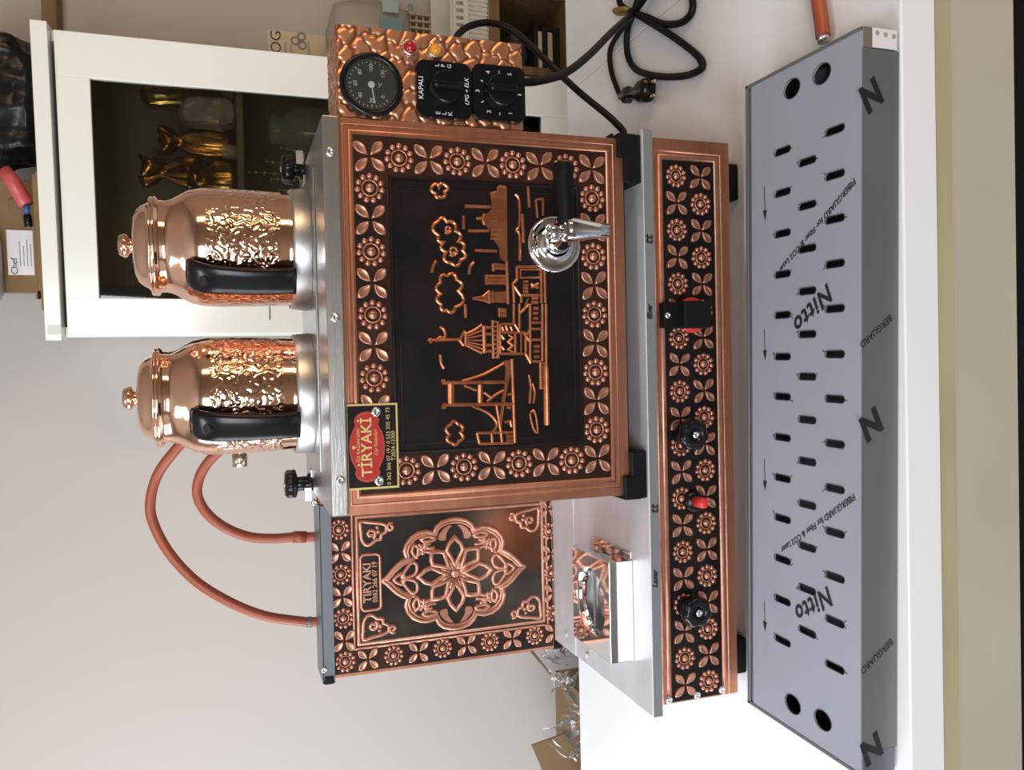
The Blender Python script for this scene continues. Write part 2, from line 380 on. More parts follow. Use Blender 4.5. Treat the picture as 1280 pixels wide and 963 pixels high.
# inner dark strip + ridge frame
x0, x1, zt, zb = -.442, .181, .1135, .0465
box('dark_strip', (-.4445, x1, BY-.0006, BY+.0002, zb, zt), M_black, base)
bm = bmn()
stroke(bm, PB, [(-.4455, zt+.0035), (x1+.004, zt+.0035), (x1+.004, zb-.0035), (-.4455, zb-.0035)], .0055, .0016)
stroke(bm, PB, [(-.4455, zt+.011), (x1+.008, zt+.011), ], .003, .0008)
stroke(bm, PB, [(-.4455, zb-.010), (x1+.010, zb-.010), (x1+.010, zt+.011)], .0022, .0007)
finish('raised_border', bm, M_relief, base, True)
NB = 20; px0, px1 = .163, -.4262
for i in range(NB):
    x = px0+(px1-px0)*i/(NB-1)
    motif(PB, x, .0963, .029, i % 2 == 0, base, .0006); motif(PB, x, .0645, .029, i % 2 == 1, base, .0006)
for p in ((836, 875), (871, 869), (902, 862)):
    bm = bmn(); q = un(*p, 'Y', BY); screw(bm, (q.x, BY-.001, q.z), (0, -1, 0), .0045); finish('screw', bm, M_screw, base, True)
def star_knob(p, parent, axis=(0, -1, 0), r=.017, stem=.016, name='burner_knob'):
    bm = bmn(); x, y, z = frame_from(axis); p = Vector(p)
    lathe(bm, [(0, 0), (.013, 0), (.0125, .004), (.009, .006), (.0085, stem)], p, axis, 20)
    n = 35; prof = ((.6, stem-.002), (1, stem), (1, stem+.010), (.8, stem+.013), (.42, stem+.0135), (.40, stem+.012)); rows = []
    for f, hgt in prof:
        rows.append([bm.verts.new(p+z*hgt+(x*math.cos(2*PI*i/n)+y*math.sin(2*PI*i/n))*r*f*(1+(.07*math.cos(7*2*PI*i/n) if f > .5 else 0))) for i in range(n)])
    for a, b in zip(rows, rows[1:]):
        for i in range(n): bm.faces.new((a[i], b[i], b[(i+1) % n], a[(i+1) % n]))
    bm.faces.new(rows[-1]); bm.faces.new(rows[0])
    k = finish(name, bm, M_blackp, parent, True)
    bm = bmn(); screw(bm, p+z*(stem+.0128), axis, r*.24); finish('knob_screw', bm, M_screw, k, True)
    return k
for p in ((866, 543), (870, 763)):
    q = un(*p, 'Y', BY-.018); star_knob((q.x, BY-.001, q.z+.003), base, (0, -1, 0), .0175)
q = un(872, 628, 'Y', BY-.012)
bm = bmn(); cyl(bm, (q.x, BY, q.z), (q.x, BY-.008, q.z), .0135, .0115, 24); finish('igniter_collar', bm, M_blackp, base, True)
bm = bmn(); lathe(bm, [(0, 0), (.0062, 0), (.0064, .014), (.0058, .0175), (.004, .0185), (0, .0185)], (q.x, BY-.006, q.z), (0, -1, -.15), 20); tag(finish('igniter_button', bm, M_red, base, True), 'red push button')
q = un(866, 394, 'Y', BY-.006); 
bm = bmn(); lathe(bm, [(0, 0), (.0205, 0), (.0205, .004), (.0185, .006), (0, .006)], (q.x, BY-.001, q.z), (0, -1, 0), 36); tag(finish('pilot_dial', bm, M_red, base, True), 'red round dial behind the black cover')
q1 = un(833, 394, 'Y', BY-.012); z_top = q1.z+.004
bm = bmn(); bx(bm, q.x-.015, q.x+.014, BY-.012, BY-.0005, z_top-.024, z_top-.001, bev=.001); bx(bm, q.x-.0158, q.x+.0148, BY-.027, BY-.0095, z_top-.0535, z_top-.019, bev=.0015)
finish('dial_cover', bm, M_blackm, base)
bm = bmn(); screw(bm, (q.x-.001, BY-.0135, z_top-.005), (0, -1, 0), .0038); finish('screw', bm, M_screw, base, True)
PLIP = Pl((0, -.0118, 0), (1, 0, 0), (0, 0, 1))
for s, p, sz in (('tt', (811, 300), .0155), ('fiber', (812, 390), .009), ('tt', (818, 637), .0155), ('Laser', (819, 724), .009)):
    a, b = PLIP.px(*p); text('film_lettering', s, PLIP, a, b, sz, M_print, base, .0002, .00005, shear=.2, bold=.0004)

# ================================================================== TEA BOILER
boil = thing('tea_boiler', (0, .13, WZ), 'copper clad tea boiler with embossed city skyline, chrome tap and steel lid, on the stove', 'tea boiler')
ZT, ZB, BW, BD = .480, .165, .200, .262
box('body', (-BW+.002, BW-.002, .002, BD, ZB, ZT), M_cop, boil)
PF = Pl((0, 0, 0), (1, 0, 0), (0, 0, 1))
box('front_panel', (-BW, BW, 0, .0025, ZB, ZT), M_cop, boil, .0006)
# sunk dark border field and picture field
ax0, ax1, az0, az1 = -.1785, .1835, .187, .4655
bm = bmn(); bx(bm, ax0, ax1, -.0006, .0005, az0, az1); finish('dark_border', bm, M_patina, boil)
bx0, bx1, bz0, bz1 = -.1385, .1425, .2215, .4285
bm = bmn(); bx(bm, bx0, bx1, -.0012, .0003, bz0, bz1); finish('dark_picture_field', bm, M_black, boil)
bm = bmn()
stroke(bm, PF, [(ax0-.003, az0-.003), (ax1+.003, az0-.003), (ax1+.003, az1+.003), (ax0-.003, az1+.003)], .006, .0022, True)
stroke(bm, PF, [(ax0-.011, az0-.010), (ax1+.010, az0-.010), (ax1+.010, az1+.010), (ax0-.011, az1+.010)], .0025, .0009, True)
finish('raised_border', bm, M_cop, boil, True)
bm = bmn()
stroke(bm, PF, [(bx0, bz0), (bx1, bz0), (bx1, bz1), (bx0, bz1)], .004, .0030, True)
stroke(bm, PF, [(bx0+.008, bz0+.007), (bx1-.008, bz0+.007), (bx1-.008, bz1-.007), (bx0+.008, bz1-.007)], .002, .0022, True)
finish('black_picture_frame', bm, M_black, boil, True)
def lat(i, j):                                # 11 x 9 tile lattice, bilinear between its four measured corners
    u, v = i/10, j/8; xa = -.157+(.163+.157)*u; return xa+.001*(v-.5), (.4495+(.204-.4495)*v)
for i in range(11):
    for j in range(9):
        if i in (0, 10) or j in (0, 8):
            if j == 0 and i < 3 and i > 0: pass
            a, b = lat(i, j); motif(PF, a, b, .0335, (i+j) % 2 == 1, boil, .0005)
# --- skyline relief -------------------------------------------------
def S1(*pts): return [PF.px(530+x/5.347, 220+y/5.347) for x, y in pts]
def S2(*pts): return [PF.px(530+x/5.068, 380+y/5.068) for x, y in pts]
H = .0026; B0 = .001
def relief(name, strokes=(), fills=(), m=M_scene):
    bm = bmn()
    for f in fills: fillp(bm, PF, f, .0018, base=B0)
    for s in strokes:
        pts, wd = s[0], s[1]; cl = len(s) > 2 and s[2]
        wd *= 1.3
        if len(s) > 3: pts = [(v.x, v.y) for v in catmull([Vector((a, b, 0)) for a, b in pts], 4, cl)]
        stroke(bm, PF, pts, wd, H, cl, base=B0)
    return finish(name, bm, m, boil)
W = .0028
relief('bridge', [
    (S2((110, 500), (520, 495)), .0036), (S2((110, 640), (560, 634)), .0036), (S2((105, 487), (130, 487)), .003), (S2((108, 655), (135, 655)), .003),
    (S2((168, 505), (168, 635)), .0065), (S2((352, 512), (352, 628)), .005),
    (S2((240, 490), (360, 452), (440, 412), (500, 378)), W, False, 1), (S2((250, 515), (330, 548)), W), (S2((300, 645), (400, 690), (450, 740), (455, 775), (430, 812)), W, False, 1),
    (S2((375, 560), (420, 592)), W), (S2((395, 620), (450, 575), (500, 548)), W), (S2((330, 818), (560, 812)), W), (S2((332, 818), (348, 886)), W), (S2((345, 886), (565, 880)), W),
    (S2((425, 822), (428, 884)), W), (S2((480, 790), (492, 884)), W), (S2((553, 350), (572, 880)), .003), (S2((455, 640), (480, 790)), W),
    (S2((505, 748), (552, 742)), .003), (S2((540, 738), (552, 778)), .003), (S2((522, 575), (555, 570)), .0025), (S2((520, 650), (545, 655)), .004), (S2((515, 835), (560, 835)), .004), (S2((515, 860), (560, 860)), .004)],
    [S2((490, 365), (552, 352), (556, 405), (530, 500), (508, 620), (484, 785), (466, 785), (490, 600), (508, 500), (512, 400))])
relief('maiden_tower', [
    (S2((20, 230), (235, 226)), W), (S2((38, 215), (42, 250)), W), (S2((70, 240), (95, 214), (128, 212), (130, 185), (118, 158), (95, 146)), W, False, 1),
    (S2((222, 230), (252, 176), (266, 190)), W), (S2((266, 190), (320, 165), (362, 132)), W, False, 1), (S2((222, 230), (246, 262), (266, 262)), W), (S2((266, 262), (310, 285), (365, 312)), W, False, 1),
    (S2((262, 185), (262, 268)), .0035), (S2((268, 208), (370, 165)), .0018), (S2((268, 220), (370, 198)), .0018), (S2((268, 232), (370, 232)), .0018), (S2((268, 243), (370, 262)), .0018), (S2((268, 252), (370, 288)), .0018),
    (S2((376, 140), (380, 312)), .0042), (S2((385, 150), (430, 150)), W), (S2((388, 192), (430, 192)), W), (S2((388, 262), (430, 262)), W), (S2((386, 300), (430, 300)), W),
    (S2((432, 104), (436, 346)), .003), (S2((464, 112), (466, 346)), .003)] +
    [(S2((432, y), (466, y)), .002) for y in (115, 145, 172, 200, 228, 256, 284, 312, 340)] +
    [(S2((478, 130), (570, 130), (600, 178)), W), (S2((478, 182), (636, 182)), W), (S2((478, 316), (640, 316)), W), (S2((574, 184), (574, 312)), W), (S2((640, 184), (640, 316)), W), (S2((478, 132), (478, 316)), .0035),
     (S2((485, 200), (505, 225)), .003), (S2((485, 270), (505, 290)), .003), (S2((530, 195), (560, 215), (530, 240), (560, 265), (530, 290), (560, 305)), .0028), (S2((490, 145), (500, 170)), .003), (S2((515, 140), (525, 170)), .003), (S2((545, 145), (555, 170)), .003), (S2((610, 184), (610, 312)), .0018)])
relief('quay_houses', [
    (S2((565, 0), (565, 125)), W), (S2((600, 0), (600, 165)), W), (S2((640, 205), (668, 165)), W), (S2((640, 205), (668, 240)), W), (S2((620, 180), (672, 250)), .0018), (S2((640, 318), (672, 376)), W),
    (S2((668, 0), (668, 364)), W), (S2((745, 0), (745, 364)), W), (S2((768, 0), (770, 400)), W), (S2((668, 160), (745, 160)), W), (S2((668, 228), (745, 228)), W), (S2((680, 364), (745, 364)), W), (S2((672, 120), (745, 120)), W), (S2((605, 60), (660, 5)), W)] +
    [(S2((685, y), (718, y)), .0032) for y in (30, 60, 92)] + [(S2((690, y), (725, y)), .0032) for y in (270, 300, 335)] +
    [(S1((615, 610), (795, 610)), W), (S1((615, 610), (618, 690)), W), (S1((640, 628), (772, 628), (772, 682), (640, 682)), .002, True), (S1((592, 722), (620, 690)), W), (S1((590, 720), (598, 850)), W), (S1((598, 740), (640, 800), (790, 800)), W),
     (S1((800, 605), (806, 850)), W), (S1((778, 610), (780, 850)), W), (S1((645, 810), (645, 850)), W), (S1((690, 822), (660, 900)), .0018)] +
    [(S1((655, y), (690, y)), .003) for y in (710, 735, 755, 777)] + [(S1((712, 722), (728, 738), (760, 722)), .003), (S1((712, 750), (728, 738), (760, 750)), .003)] +
    [(S1((712, y), (758, y)), .0032) for y in (820, 848)])
relief('jetty', [(S2((733, 372), (735, 540)), W), (S2((772, 400), (778, 768)), .0042), (S2((758, 368), (762, 768)), .0022)] + [(S2((735, y), (762, y)), .002) for y in range(380, 545, 17)])
relief('mosque', [(S1((275, 205), (440, 211)), .003), (S1((275, 195), (275, 220)), .002), (S1((290, 370), (430, 370)), .0028), (S1((335, 500), (482, 505)), .0028), (S1((345, 290), (395, 285)), .003), (S1((350, 278), (358, 298)), .002),
    (S1((402, 258), (390, 290), (400, 330)), .003, False, 1)] + [(S1((450, y), (485, y)), .0022) for y in (255, 280, 305, 330)] + [(S1((440, y), (500, y+3)), .0028) for y in (118, 140, 395, 420)] +
    [(S1((495, 70), (545, 80)), .003), (S1((490, 72), (492, 110)), .0025), (S1((440, 125), (470, 112), (492, 108)), .0025), (S1((440, 235), (520, 235)), .002), (S1((440, 362), (522, 362)), .002)],
    [S1((495, 74), (548, 82), (552, 575), (540, 578), (505, 555), (495, 480), (470, 440), (450, 400), (436, 362), (402, 332), (392, 290), (404, 260), (442, 238), (446, 190), (440, 132), (492, 112))])
relief('old_town', [(S1((458, 590), (460, 640)), .003), (S1((460, 592), (540, 600)), .0025), (S1((460, 616), (540, 620)), .0035), (S1((412, 660), (412, 730)), .0025)] + [(S1((415, y), (548, y)), .003) for y in (672, 696, 718)] +
    [(S1((320, 820), (388, 808), (432, 770)), .0022), (S1((320, 820), (388, 832), (440, 850)), .0022), (S1((548, 570), (558, 860)), .003), (S1((432, 768), (432, 855)), .003), (S1((455, 768), (455, 850)), .0022), (S1((505, 900), (545, 900)), .0045), (S1((505, 930), (545, 930)), .0045), (S1((500, 885), (500, 945)), .0028)],
    [S1((388, 808), (432, 778), (545, 772), (548, 850), (436, 846), (388, 832))])
relief('boat', [(S1((605, 125), (630, 160), (635, 260), (630, 340), (610, 366)), .0026, False, 1), (S1((610, 366), (634, 400), (635, 570)), .0026, False, 1), (S1((652, 258), (660, 450)), .0032), (S1((690, 75), (700, 215)), .0028), (S1((742, 162), (755, 285)), .0024), (S1((742, 162), (792, 156)), .0024), (S1((790, 160), (790, 270)), .0024)])
relief('waves', [(S2((660, 450), (672, 520), (668, 580), (666, 630)), .0024, False, 1), (S2((683, 505), (697, 560), (688, 630)), .0024, False, 1), (S2((692, 672), (668, 700), (690, 790), (715, 812), (706, 720), (692, 672)), .0022, False, 1)])
def cloud(pts, **k):
    out = []; ar = sum(pts[i-1][0]*pts[i][1]-pts[i][0]*pts[i-1][1] for i in range(len(pts))); sg = 1 if ar > 0 else -1
    for i in range(len(pts)):
        a, b = Vector(pts[i]), Vector(pts[(i+1) % len(pts)]); d = b-a; n_ = Vector((d.y, -d.x))*sg
        for t in range(5): out.append(tuple(a+d*(t/5)+n_*.42*math.sin(PI*t/5)**.8))
    relief('cloud', [(out, .0032, True)] + k.get('x', []))
cloud(S1((155, 668), (215, 695), (228, 770), (205, 880), (150, 900), (112, 860), (110, 790), (108, 715)))
spir = lambda cx, cy, r: S1(*[(cx+r*(.3+.7*t/14)*math.cos(t*.62), cy+r*(.3+.7*t/14)*math.sin(t*.62)) for t in range(15)])
cloud(S1((92, 305), (150, 310), (205, 370), (225, 440), (255, 500), (240, 565), (180, 585), (145, 510), (128, 445), (95, 400)), x=[(spir(155, 362, 26), .0024), (spir(190, 505, 34), .0024)])
cloud(S1((60, 65), (75, 120), (105, 145), (135, 110), (140, 65), (98, 85)))
cloud(S2((165, 765), (210, 760), (228, 815), (215, 870), (175, 880), (158, 825)))
for pts in (S1((78, 570), (60, 600), (48, 650)), S1((330, 580), (305, 608), (298, 660)), S1((272, 860), (275, 950)), S1((262, 268), (262, 360)), S2((100, 322), (106, 375), (124, 410))):
    relief('bird', [(pts, .003, False, 1)])
# --- maker's plate --------------------------------------------------
ps = [PF.px(*p) for p in ((431.5, 506), (496, 503), (498, 609), (434.5, 613))]
sx0, sx1 = (ps[2][0]+ps[3][0])/2, (ps[0][0]+ps[1][0])/2; sz1, sz0 = .4785, (ps[1][1]+ps[2][1])/2
sign = box('maker_plate', (sx0, sx1, -.0045, -.0010, sz0, sz1), M_sign_gold, boil, .0004)
box('plate_face', (sx0+.0022, sx1-.0022, -.0049, -.0044, sz0+.0022, sz1-.0004), M_black, sign)
PS = Pl((0, -.0049, 0), (1, 0, 0), (0, 0, 1)); (scx, scz) = PF.px(458, 558.5)
def cartouche(f):
    q = [(0, .0205), (.014, .0185), (.024, .0135), (.029, .0145), (.036, .0105), (.0395, 0)]
    pts = q+[(x, -z) for x, z in q[-2::-1]]; pts = pts+[(-x, z) for x, z in pts[-2:0:-1]]
    pts = [(v.x, v.y) for v in catmull([Vector((x, z, 0)) for x, z in pts], 3, True)]
    return [(scx+x*f*.905, scz+z*f*.87) for x, z in pts]
bm = bmn(); fillp(bm, PS, cartouche(1), .0006); finish('red_border', bm, M_sign_edge, sign)
bm = bmn(); fillp(bm, PS, cartouche(.93), .0005, base=.0004); finish('red_badge', bm, M_sign_red, sign)
text('lettering', 'TİRYAKİ', PS, scx, scz+.0002, .0150, M_sign_gold, sign, .0011, bold=.0002)
text('lettering', 'ÖZ KAZAN SAN', PS, scx+.002, scz+.0088, .0046, M_sign_gold, sign, .0011)
text('lettering', 'Çay Kazanları', PS, scx+.004, scz-.0086, .0048, M_sign_gold, sign, .0011, shear=.3)
text('lettering', '♥', PS, scx, scz+.0132, .0034, M_sign_gold, sign, .0011)
text('lettering', '0 362 266 07 19 / 0 533 335 45 73', PS, scx, PF.px(484.5, 558)[1], .0056, M_sign_gold, sign, .0004)
text('lettering', 'T2024-13300', PS, scx, PF.px(490.5, 558)[1], .0056, M_sign_gold, sign, .0004)
for p in ((470, 515), (474, 601)):
    bm = bmn(); q = un(*p, 'Y', -.005); screw(bm, (q.x, -.0055, q.z), (0, -1, 0), .0052); finish('plate_rivet', bm, M_screw, sign, True)
# --- lid ------------------------------------------------------------
bm = bmn(); bx(bm, -.1985, .1985, -.009, .268, ZT-.0005, .4962, bev=.0015); lid = finish('lid', bm, M_steelD, boil)
box('lid_plate', (-.163, .166, .074, .245, .4962, .4985), M_steelD, lid, .0008)
for p in ((413, 190), (419, 397), (425.5, 601)):
    bm = bmn(); q = un(*p, 'Y', -.009); screw(bm, (q.x, -.0098, q.z), (0, -1, 0), .0048); finish('rivet', bm, M_screw, lid, True)
POTX = (-.0785, .0885); PY = .152
for x in POTX:
    bm = bmn(); lathe(bm, [(.0690, .4985), (.0705, .5005), (.0690, .516), (.0685, .519), (.0672, .5195), (.0668, .517), (.0665, .499)], (x, PY, 0), n=56); finish('pot_ring', bm, M_steel, boil, True)
for (px_, py_), nm in (((380, 208), 0), ((389, 604), 1)):
    q = un(px_, py_ + (5 if nm == 0 else 0), 'Y', .2); st = (.0135, .019)[nm]
    k = star_knob((q.x, .2, .4962), boil, (0, 0, 1), .0165, st, 'lid_clamp_knob')
    bm = bmn(); bx(bm, q.x-.017, q.x+.017, .19, .212, .4962, .4980, bev=.0004); bx(bm, q.x-(.02 if nm else -.004), q.x-(.004 if nm else -.02), .186, .189, .498, .506, M=None); finish('clamp_plate', bm, M_steel, boil)
box('under_boiler_shade', (-BW+.012, BW-.012, .035, BD-.02, WZ+.0005, ZB-.0002), M_void, boil)  # dark block added to stand for the shade under the boiler
# --- feet -----------------------------------------------------------
for x, s in ((-.2, 1), (.2, -1)):
    for y, d in ((0, 1), (BD, -1)):
        bm = bmn()
        xs = sorted((x-s*.004, x+s*.050)); ys = sorted((y-d*.0075, y+d*.05))
        bx(bm, *xs, *ys, WZ, ZB+.0005, bev=.002)
        xs2 = sorted((x-s*.0045, x+s*.022)); ys2 = sorted((y-d*.008, y-d*.001)); bx(bm, *xs2, *ys2, ZB-.012, ZB+.009, bev=.0015)
        xs3 = sorted((x-s*.0045, x-s*.0005)); bx(bm, *xs3, *ys, ZB-.012, ZB+.009, bev=.0012)
        if s == -1 and d == 1: bx(bm, x, x+.009, .012, .05, ZB+.005, ZB+.0085, bev=.0006)
        finish('corner_foot', bm, M_blackm, boil)
# --- tap ------------------------------------------------------------
q = un(692, 306, 'Y', -.002); fx, fz = q.x, q.z
bm = bmn(); lathe(bm, [(.0303, 0), (.0312, .002), (.0302, .0048), (.0268, .0066), (.0240, .0055), (.020, .0062), (.0145, .0085), (.0145, .012)], (fx, -.0006, fz), (0, -1, 0), 48); finish('tap_flange', bm, M_chrome, boil, True)
bm = bmn(); sxp, szp = .0845, .262
tube(bm, catmull([(fx, -.006, fz), (fx+.001, -.030, fz+.003), (fx+.004, -.048, fz+.006), (sxp, -.056, fz+.008)], 6), lambda t: .0138-.003*t, 20)
cyl(bm, (fx+.0, -.048, fz+.006), (sxp+.012, -.056, fz+.009), .011, .0095, 20)
lathe(bm, [(.0105, 0), (.0112, .003), (.0112, .008), (.0098, .0095)], (sxp-.003, -.055, szp+.007), (0, 0, 1), 20)
finish('tap_body', bm, M_chrome, boil, True)
bm = bmn(); bx(bm, sxp-.008, sxp+.006, -.071, -.049, fz+.001, fz+.016, bev=.002); finish('tap_nut', bm, M_chrome, boil)
bm = bmn(); lathe(bm, [(0, 0), (.0095, 0), (.0118, .0015), (.0124, .006), (.0112, .018), (.0085, .036), (.0082, .0375), (.0082, .0385), (.0078, .039), (.0076, .048), (.006, .0485), (.005, .047), (0, .047)], (sxp+.001, -.060, szp+.001), (0, 0, -1), 32); finish('tap_spout', bm, M_chrome, boil, True)
bm = bmn(); lathe(bm, [(0, 0), (.0082, 0), (.0086, .004), (.0092, .025), (.0105, .048), (.0112, .058), (.0102, .0615), (0, .0618)], (sxp+.006, -.060, fz+.0095), (1, 0, .03), 28); tag(finish('tap_lever', bm, M_blackm, boil, True), 'black tapered lever pointing sideways')
# --- hammered control box --------------------------------------------
cx0, cx1, cz0, cz1, cyd = .2015, .2935, .2825, .4785, .075
seeds = []
rs = random.Random(5)
for i in range(7):
    for j in range(14): seeds.append((cx0-.012+(i+(.5 if j % 2 else 0)+rs.uniform(-.3, .3))*.0185, cz0-.010+(j+rs.uniform(-.3, .3))*.0165, rs.uniform(.75, 1.5), rs.uniform(0, PI)))
def cell(x, z):
    x += .002*math.sin(z*260)+.0012*math.sin(z*610+x*330); z += .002*math.sin(x*280+1)
    d1 = d2 = 9
    for sx_, sz_, e, an in seeds:
        dx, dz = x-sx_, z-sz_
        if abs(dx) > .045 or abs(dz) > .045: continue
        c, s = math.cos(an), math.sin(an); u, v = dx*c+dz*s, (-dx*s+dz*c)*e; d = math.hypot(u, v)
        if d < d1: d1, d2 = d, d1
        elif d < d2: d2 = d
    return d2-d1
def hammered():
    bm = bmn(); lay = bm.verts.layers.float_color.new('patina'); nx, nz = 76, 160; ny = 40; g = {}
    def put(key, x, y, z, nrm, a, b):
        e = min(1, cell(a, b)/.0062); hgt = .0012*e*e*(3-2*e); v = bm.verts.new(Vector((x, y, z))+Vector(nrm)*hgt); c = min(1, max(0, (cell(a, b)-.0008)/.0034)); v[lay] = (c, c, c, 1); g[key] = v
    for i in range(nx+1):
        for j in range(nz+1):
            x = cx0+(cx1-cx0)*i/nx; z = cz0+(cz1-cz0)*j/nz; put((i, j), x, .0025, z, (0, -1, 0), x, z)
    for i in range(nx):
        for j in range(nz): bm.faces.new((g[i, j], g[i+1, j], g[i+1, j+1], g[i, j+1]))
    for i in range(nx+1):
        for k in range(1, ny+1):
            x = cx0+(cx1-cx0)*i/nx; y = .0025+(cyd-.0025)*k/ny; put((i, -k), x, y, cz1, (0, 0, 1), x, cz0+.02+y*1.6)
    for i in range(nx):
        for k in range(ny):
            a = g[i, nz] if k == 0 else g[i, -k]; b = g[i+1, nz] if k == 0 else g[i+1, -k]
            bm.faces.new((a, b, g[i+1, -k-1], g[i, -k-1]))
    bx(bm, cx0, cx1, .004, cyd, cz0, cz1-.0005)
    return bm
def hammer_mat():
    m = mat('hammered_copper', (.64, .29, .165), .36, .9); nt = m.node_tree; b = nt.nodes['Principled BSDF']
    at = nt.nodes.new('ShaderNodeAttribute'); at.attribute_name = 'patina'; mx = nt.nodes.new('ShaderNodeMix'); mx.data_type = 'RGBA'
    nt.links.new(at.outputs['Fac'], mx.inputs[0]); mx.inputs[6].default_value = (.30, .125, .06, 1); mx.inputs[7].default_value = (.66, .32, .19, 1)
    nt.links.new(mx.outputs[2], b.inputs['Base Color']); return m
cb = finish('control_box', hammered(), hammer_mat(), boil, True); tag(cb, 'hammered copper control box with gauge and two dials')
PC = Pl((0, 0, 0), (1, 0, 0), (0, 0, 1))
ga, gb = PC.px(464, 106.5)
bm = bmn(); lathe(bm, [(.0265, 0), (.0318, 0), (.0322, .003), (.0310, .0048), (.0285, .0052), (.0262, .0042), (.0258, .002)], (ga, .0005, gb), (0, -1, 0), 48); finish('gauge_bezel', bm, M_blackp, cb, True)
bm = bmn(); cyl(bm, (ga, 0, gb), (ga, -.0022, gb), .0262, n=40); finish('gauge_face', bm, M_gauge, cb)
PG = Pl((0, -.0022, 0), (1, 0, 0), (0, 0, 1)); bm = bmn()
for i in range(25):
    a = math.radians(225-i*270/24-0); r0 = .0215 if i % 4 else .0200
    stroke(bm, PG, [(ga+r0*math.cos(a), gb+r0*math.sin(a)), (ga+.0232*math.cos(a), gb+.0232*math.sin(a))], .0006, .00015)
finish('gauge_marks', bm, M_white, cb)
for s, i in (('0', 0), ('20', 4), ('40', 8), ('60', 12), ('80', 16), ('100', 20), ('120', 24)):
    a = math.radians(225-i*270/24); text('gauge_lettering', s, PG, ga+.0163*math.cos(a), gb+.0163*math.sin(a), .0055, M_white, cb, .0001, .00005)
text('gauge_lettering', '°C', PG, ga, gb-.009, .005, M_white, cb, .0001, .00005)
bm = bmn(); dome(bm, PG, ga, gb, .0036, .0012, 16); stroke(bm, PG, [(ga, gb), (ga-.0185, gb-.003)], .0013, .0008); finish('gauge_needle', bm, M_white, cb)
bm = bmn(); lathe(bm, [(0, .0046), (.012, .0044), (.0262, .0036)], (ga, 0, gb), (0, -1, 0), 40); finish('gauge_glass', bm, M_lens, cb, True)
def dialplate(px_, py_, hw):
    a, b = PC.px(px_, py_); bm = bmn(); q = []
    for k in range(4):
        for t in range(5):
            an = k*PI/2+t*PI/8; q.append((a+(hw-.0085)*(1, -1, -1, 1)[k]+.0085*math.cos(an), b+(hw-.0085)*(1, 1, -1, -1)[k]+.0085*math.sin(an)))
    fillp(bm, PC, q, .0042, .015, base=.0004); finish('dial_plate', bm, M_blackp, cb)
    bm = bmn(); lathe(bm, [(.0185, 0), (.0178, .004), (.0165, .012), (.0155, .0135), (0, .0138)], (a, -.0042, b), (0, -1, 0), 40)
    bx(bm, a-.0038, a+.0038, -.024, -.0165, b-.0150, b+.0150, bev=.0025); finish('dial_knob', bm, M_blackp, cb)
    return a, b
PD = Pl((0, -.0048, 0), (1, 0, 0), (0, 0, 1)); PK = Pl((0, -.0181, 0), (1, 0, 0), (0, 0, 1))
a, b = dialplate(554, 114, .0295)
text('dial_lettering', 'KAPALI', PD, a, b+.0245, .0072, M_white, cb, .0001, .00005)
text('dial_lettering', 'LPG + ELK', PD, a, b-.0243, .0062, M_white, cb, .0001, .00005, shear=.2)
for i, (c1, c2) in enumerate(zip('LPG', 'ELK')):
    text('dial_lettering', c1, PD, a+.0245, b+.007-.0065*i, .0062, M_white, cb, .0001, .00005); text('dial_lettering', c2, PD, a-.0245, b+.007-.0065*i, .0068, M_white, cb, .0001, .00005)
bm = bmn(); fillp(bm, PK, [(a-.002, b+.0095), (a+.002, b+.0095), (a, b+.0138)], .0003); finish('dial_pointer', bm, M_white, cb)
a, b = dialplate(622.5, 118, .0295)
bm = bmn()
for i in range(9):
    an = math.radians(-90-60-i*30-0); r0, r1 = (.0205, .0235)
    if i % 2: stroke(bm, PD, [(a+r0*math.cos(an), b+r0*math.sin(an)), (a+r1*math.cos(an), b+r1*math.sin(an))], .0008, .0002)
    else: text('dial_lettering', str(i//2+1), PD, a+.0238*math.cos(an), b+.0238*math.sin(an), .0062, M_white, cb, .0001, .00005)
stroke(bm, PD, [(a, b-.021), (a, b-.0245)], .001, .0002); finish('dial_marks', bm, M_white, cb)
bm = bmn(); fillp(bm, PK, [(a-.0008, b-.0148), (a+.0008, b-.0148), (a+.0008, b-.0105), (a-.0008, b-.0105)], .0003); finish('dial_pointer', bm, M_white, cb)
for p, m, lb in (((513, 58.5), M_redlens, 'red indicator lamp'), ((545, 62), M_amber, 'amber indicator lamp')):
    q = un(*p, 'Y', -.003)
    bm = bmn(); lathe(bm, [(.0068, 0), (.0085, .0008), (.0082, .0032), (.0070, .0040), (.0064, .0032)], (q.x, .0005, q.z), (0, -1, 0), 28); finish('lamp_bezel', bm, M_screw, cb, True)
    bm = bmn(); lathe(bm, [(.0066, 0), (.0062, .0045), (.0045, .0068), (.0022, .0078), (0, .0080)], (q.x, .0, q.z), (0, -1, 0), 28); tag(finish('indicator_lamp', bm, m, cb, True), lb)
q = un(661, 103, 'Y', .035)
bm = bmn(); lathe(bm, [(0, 0), (.009, 0), (.0095, .003), (.0095, .007), (.0075, .0095), (.0055, .012), (0, .012)], (.266, .035, cz0+.001), (0, 0, -1), 24); finish('cable_gland', bm, M_grey, cb, True)

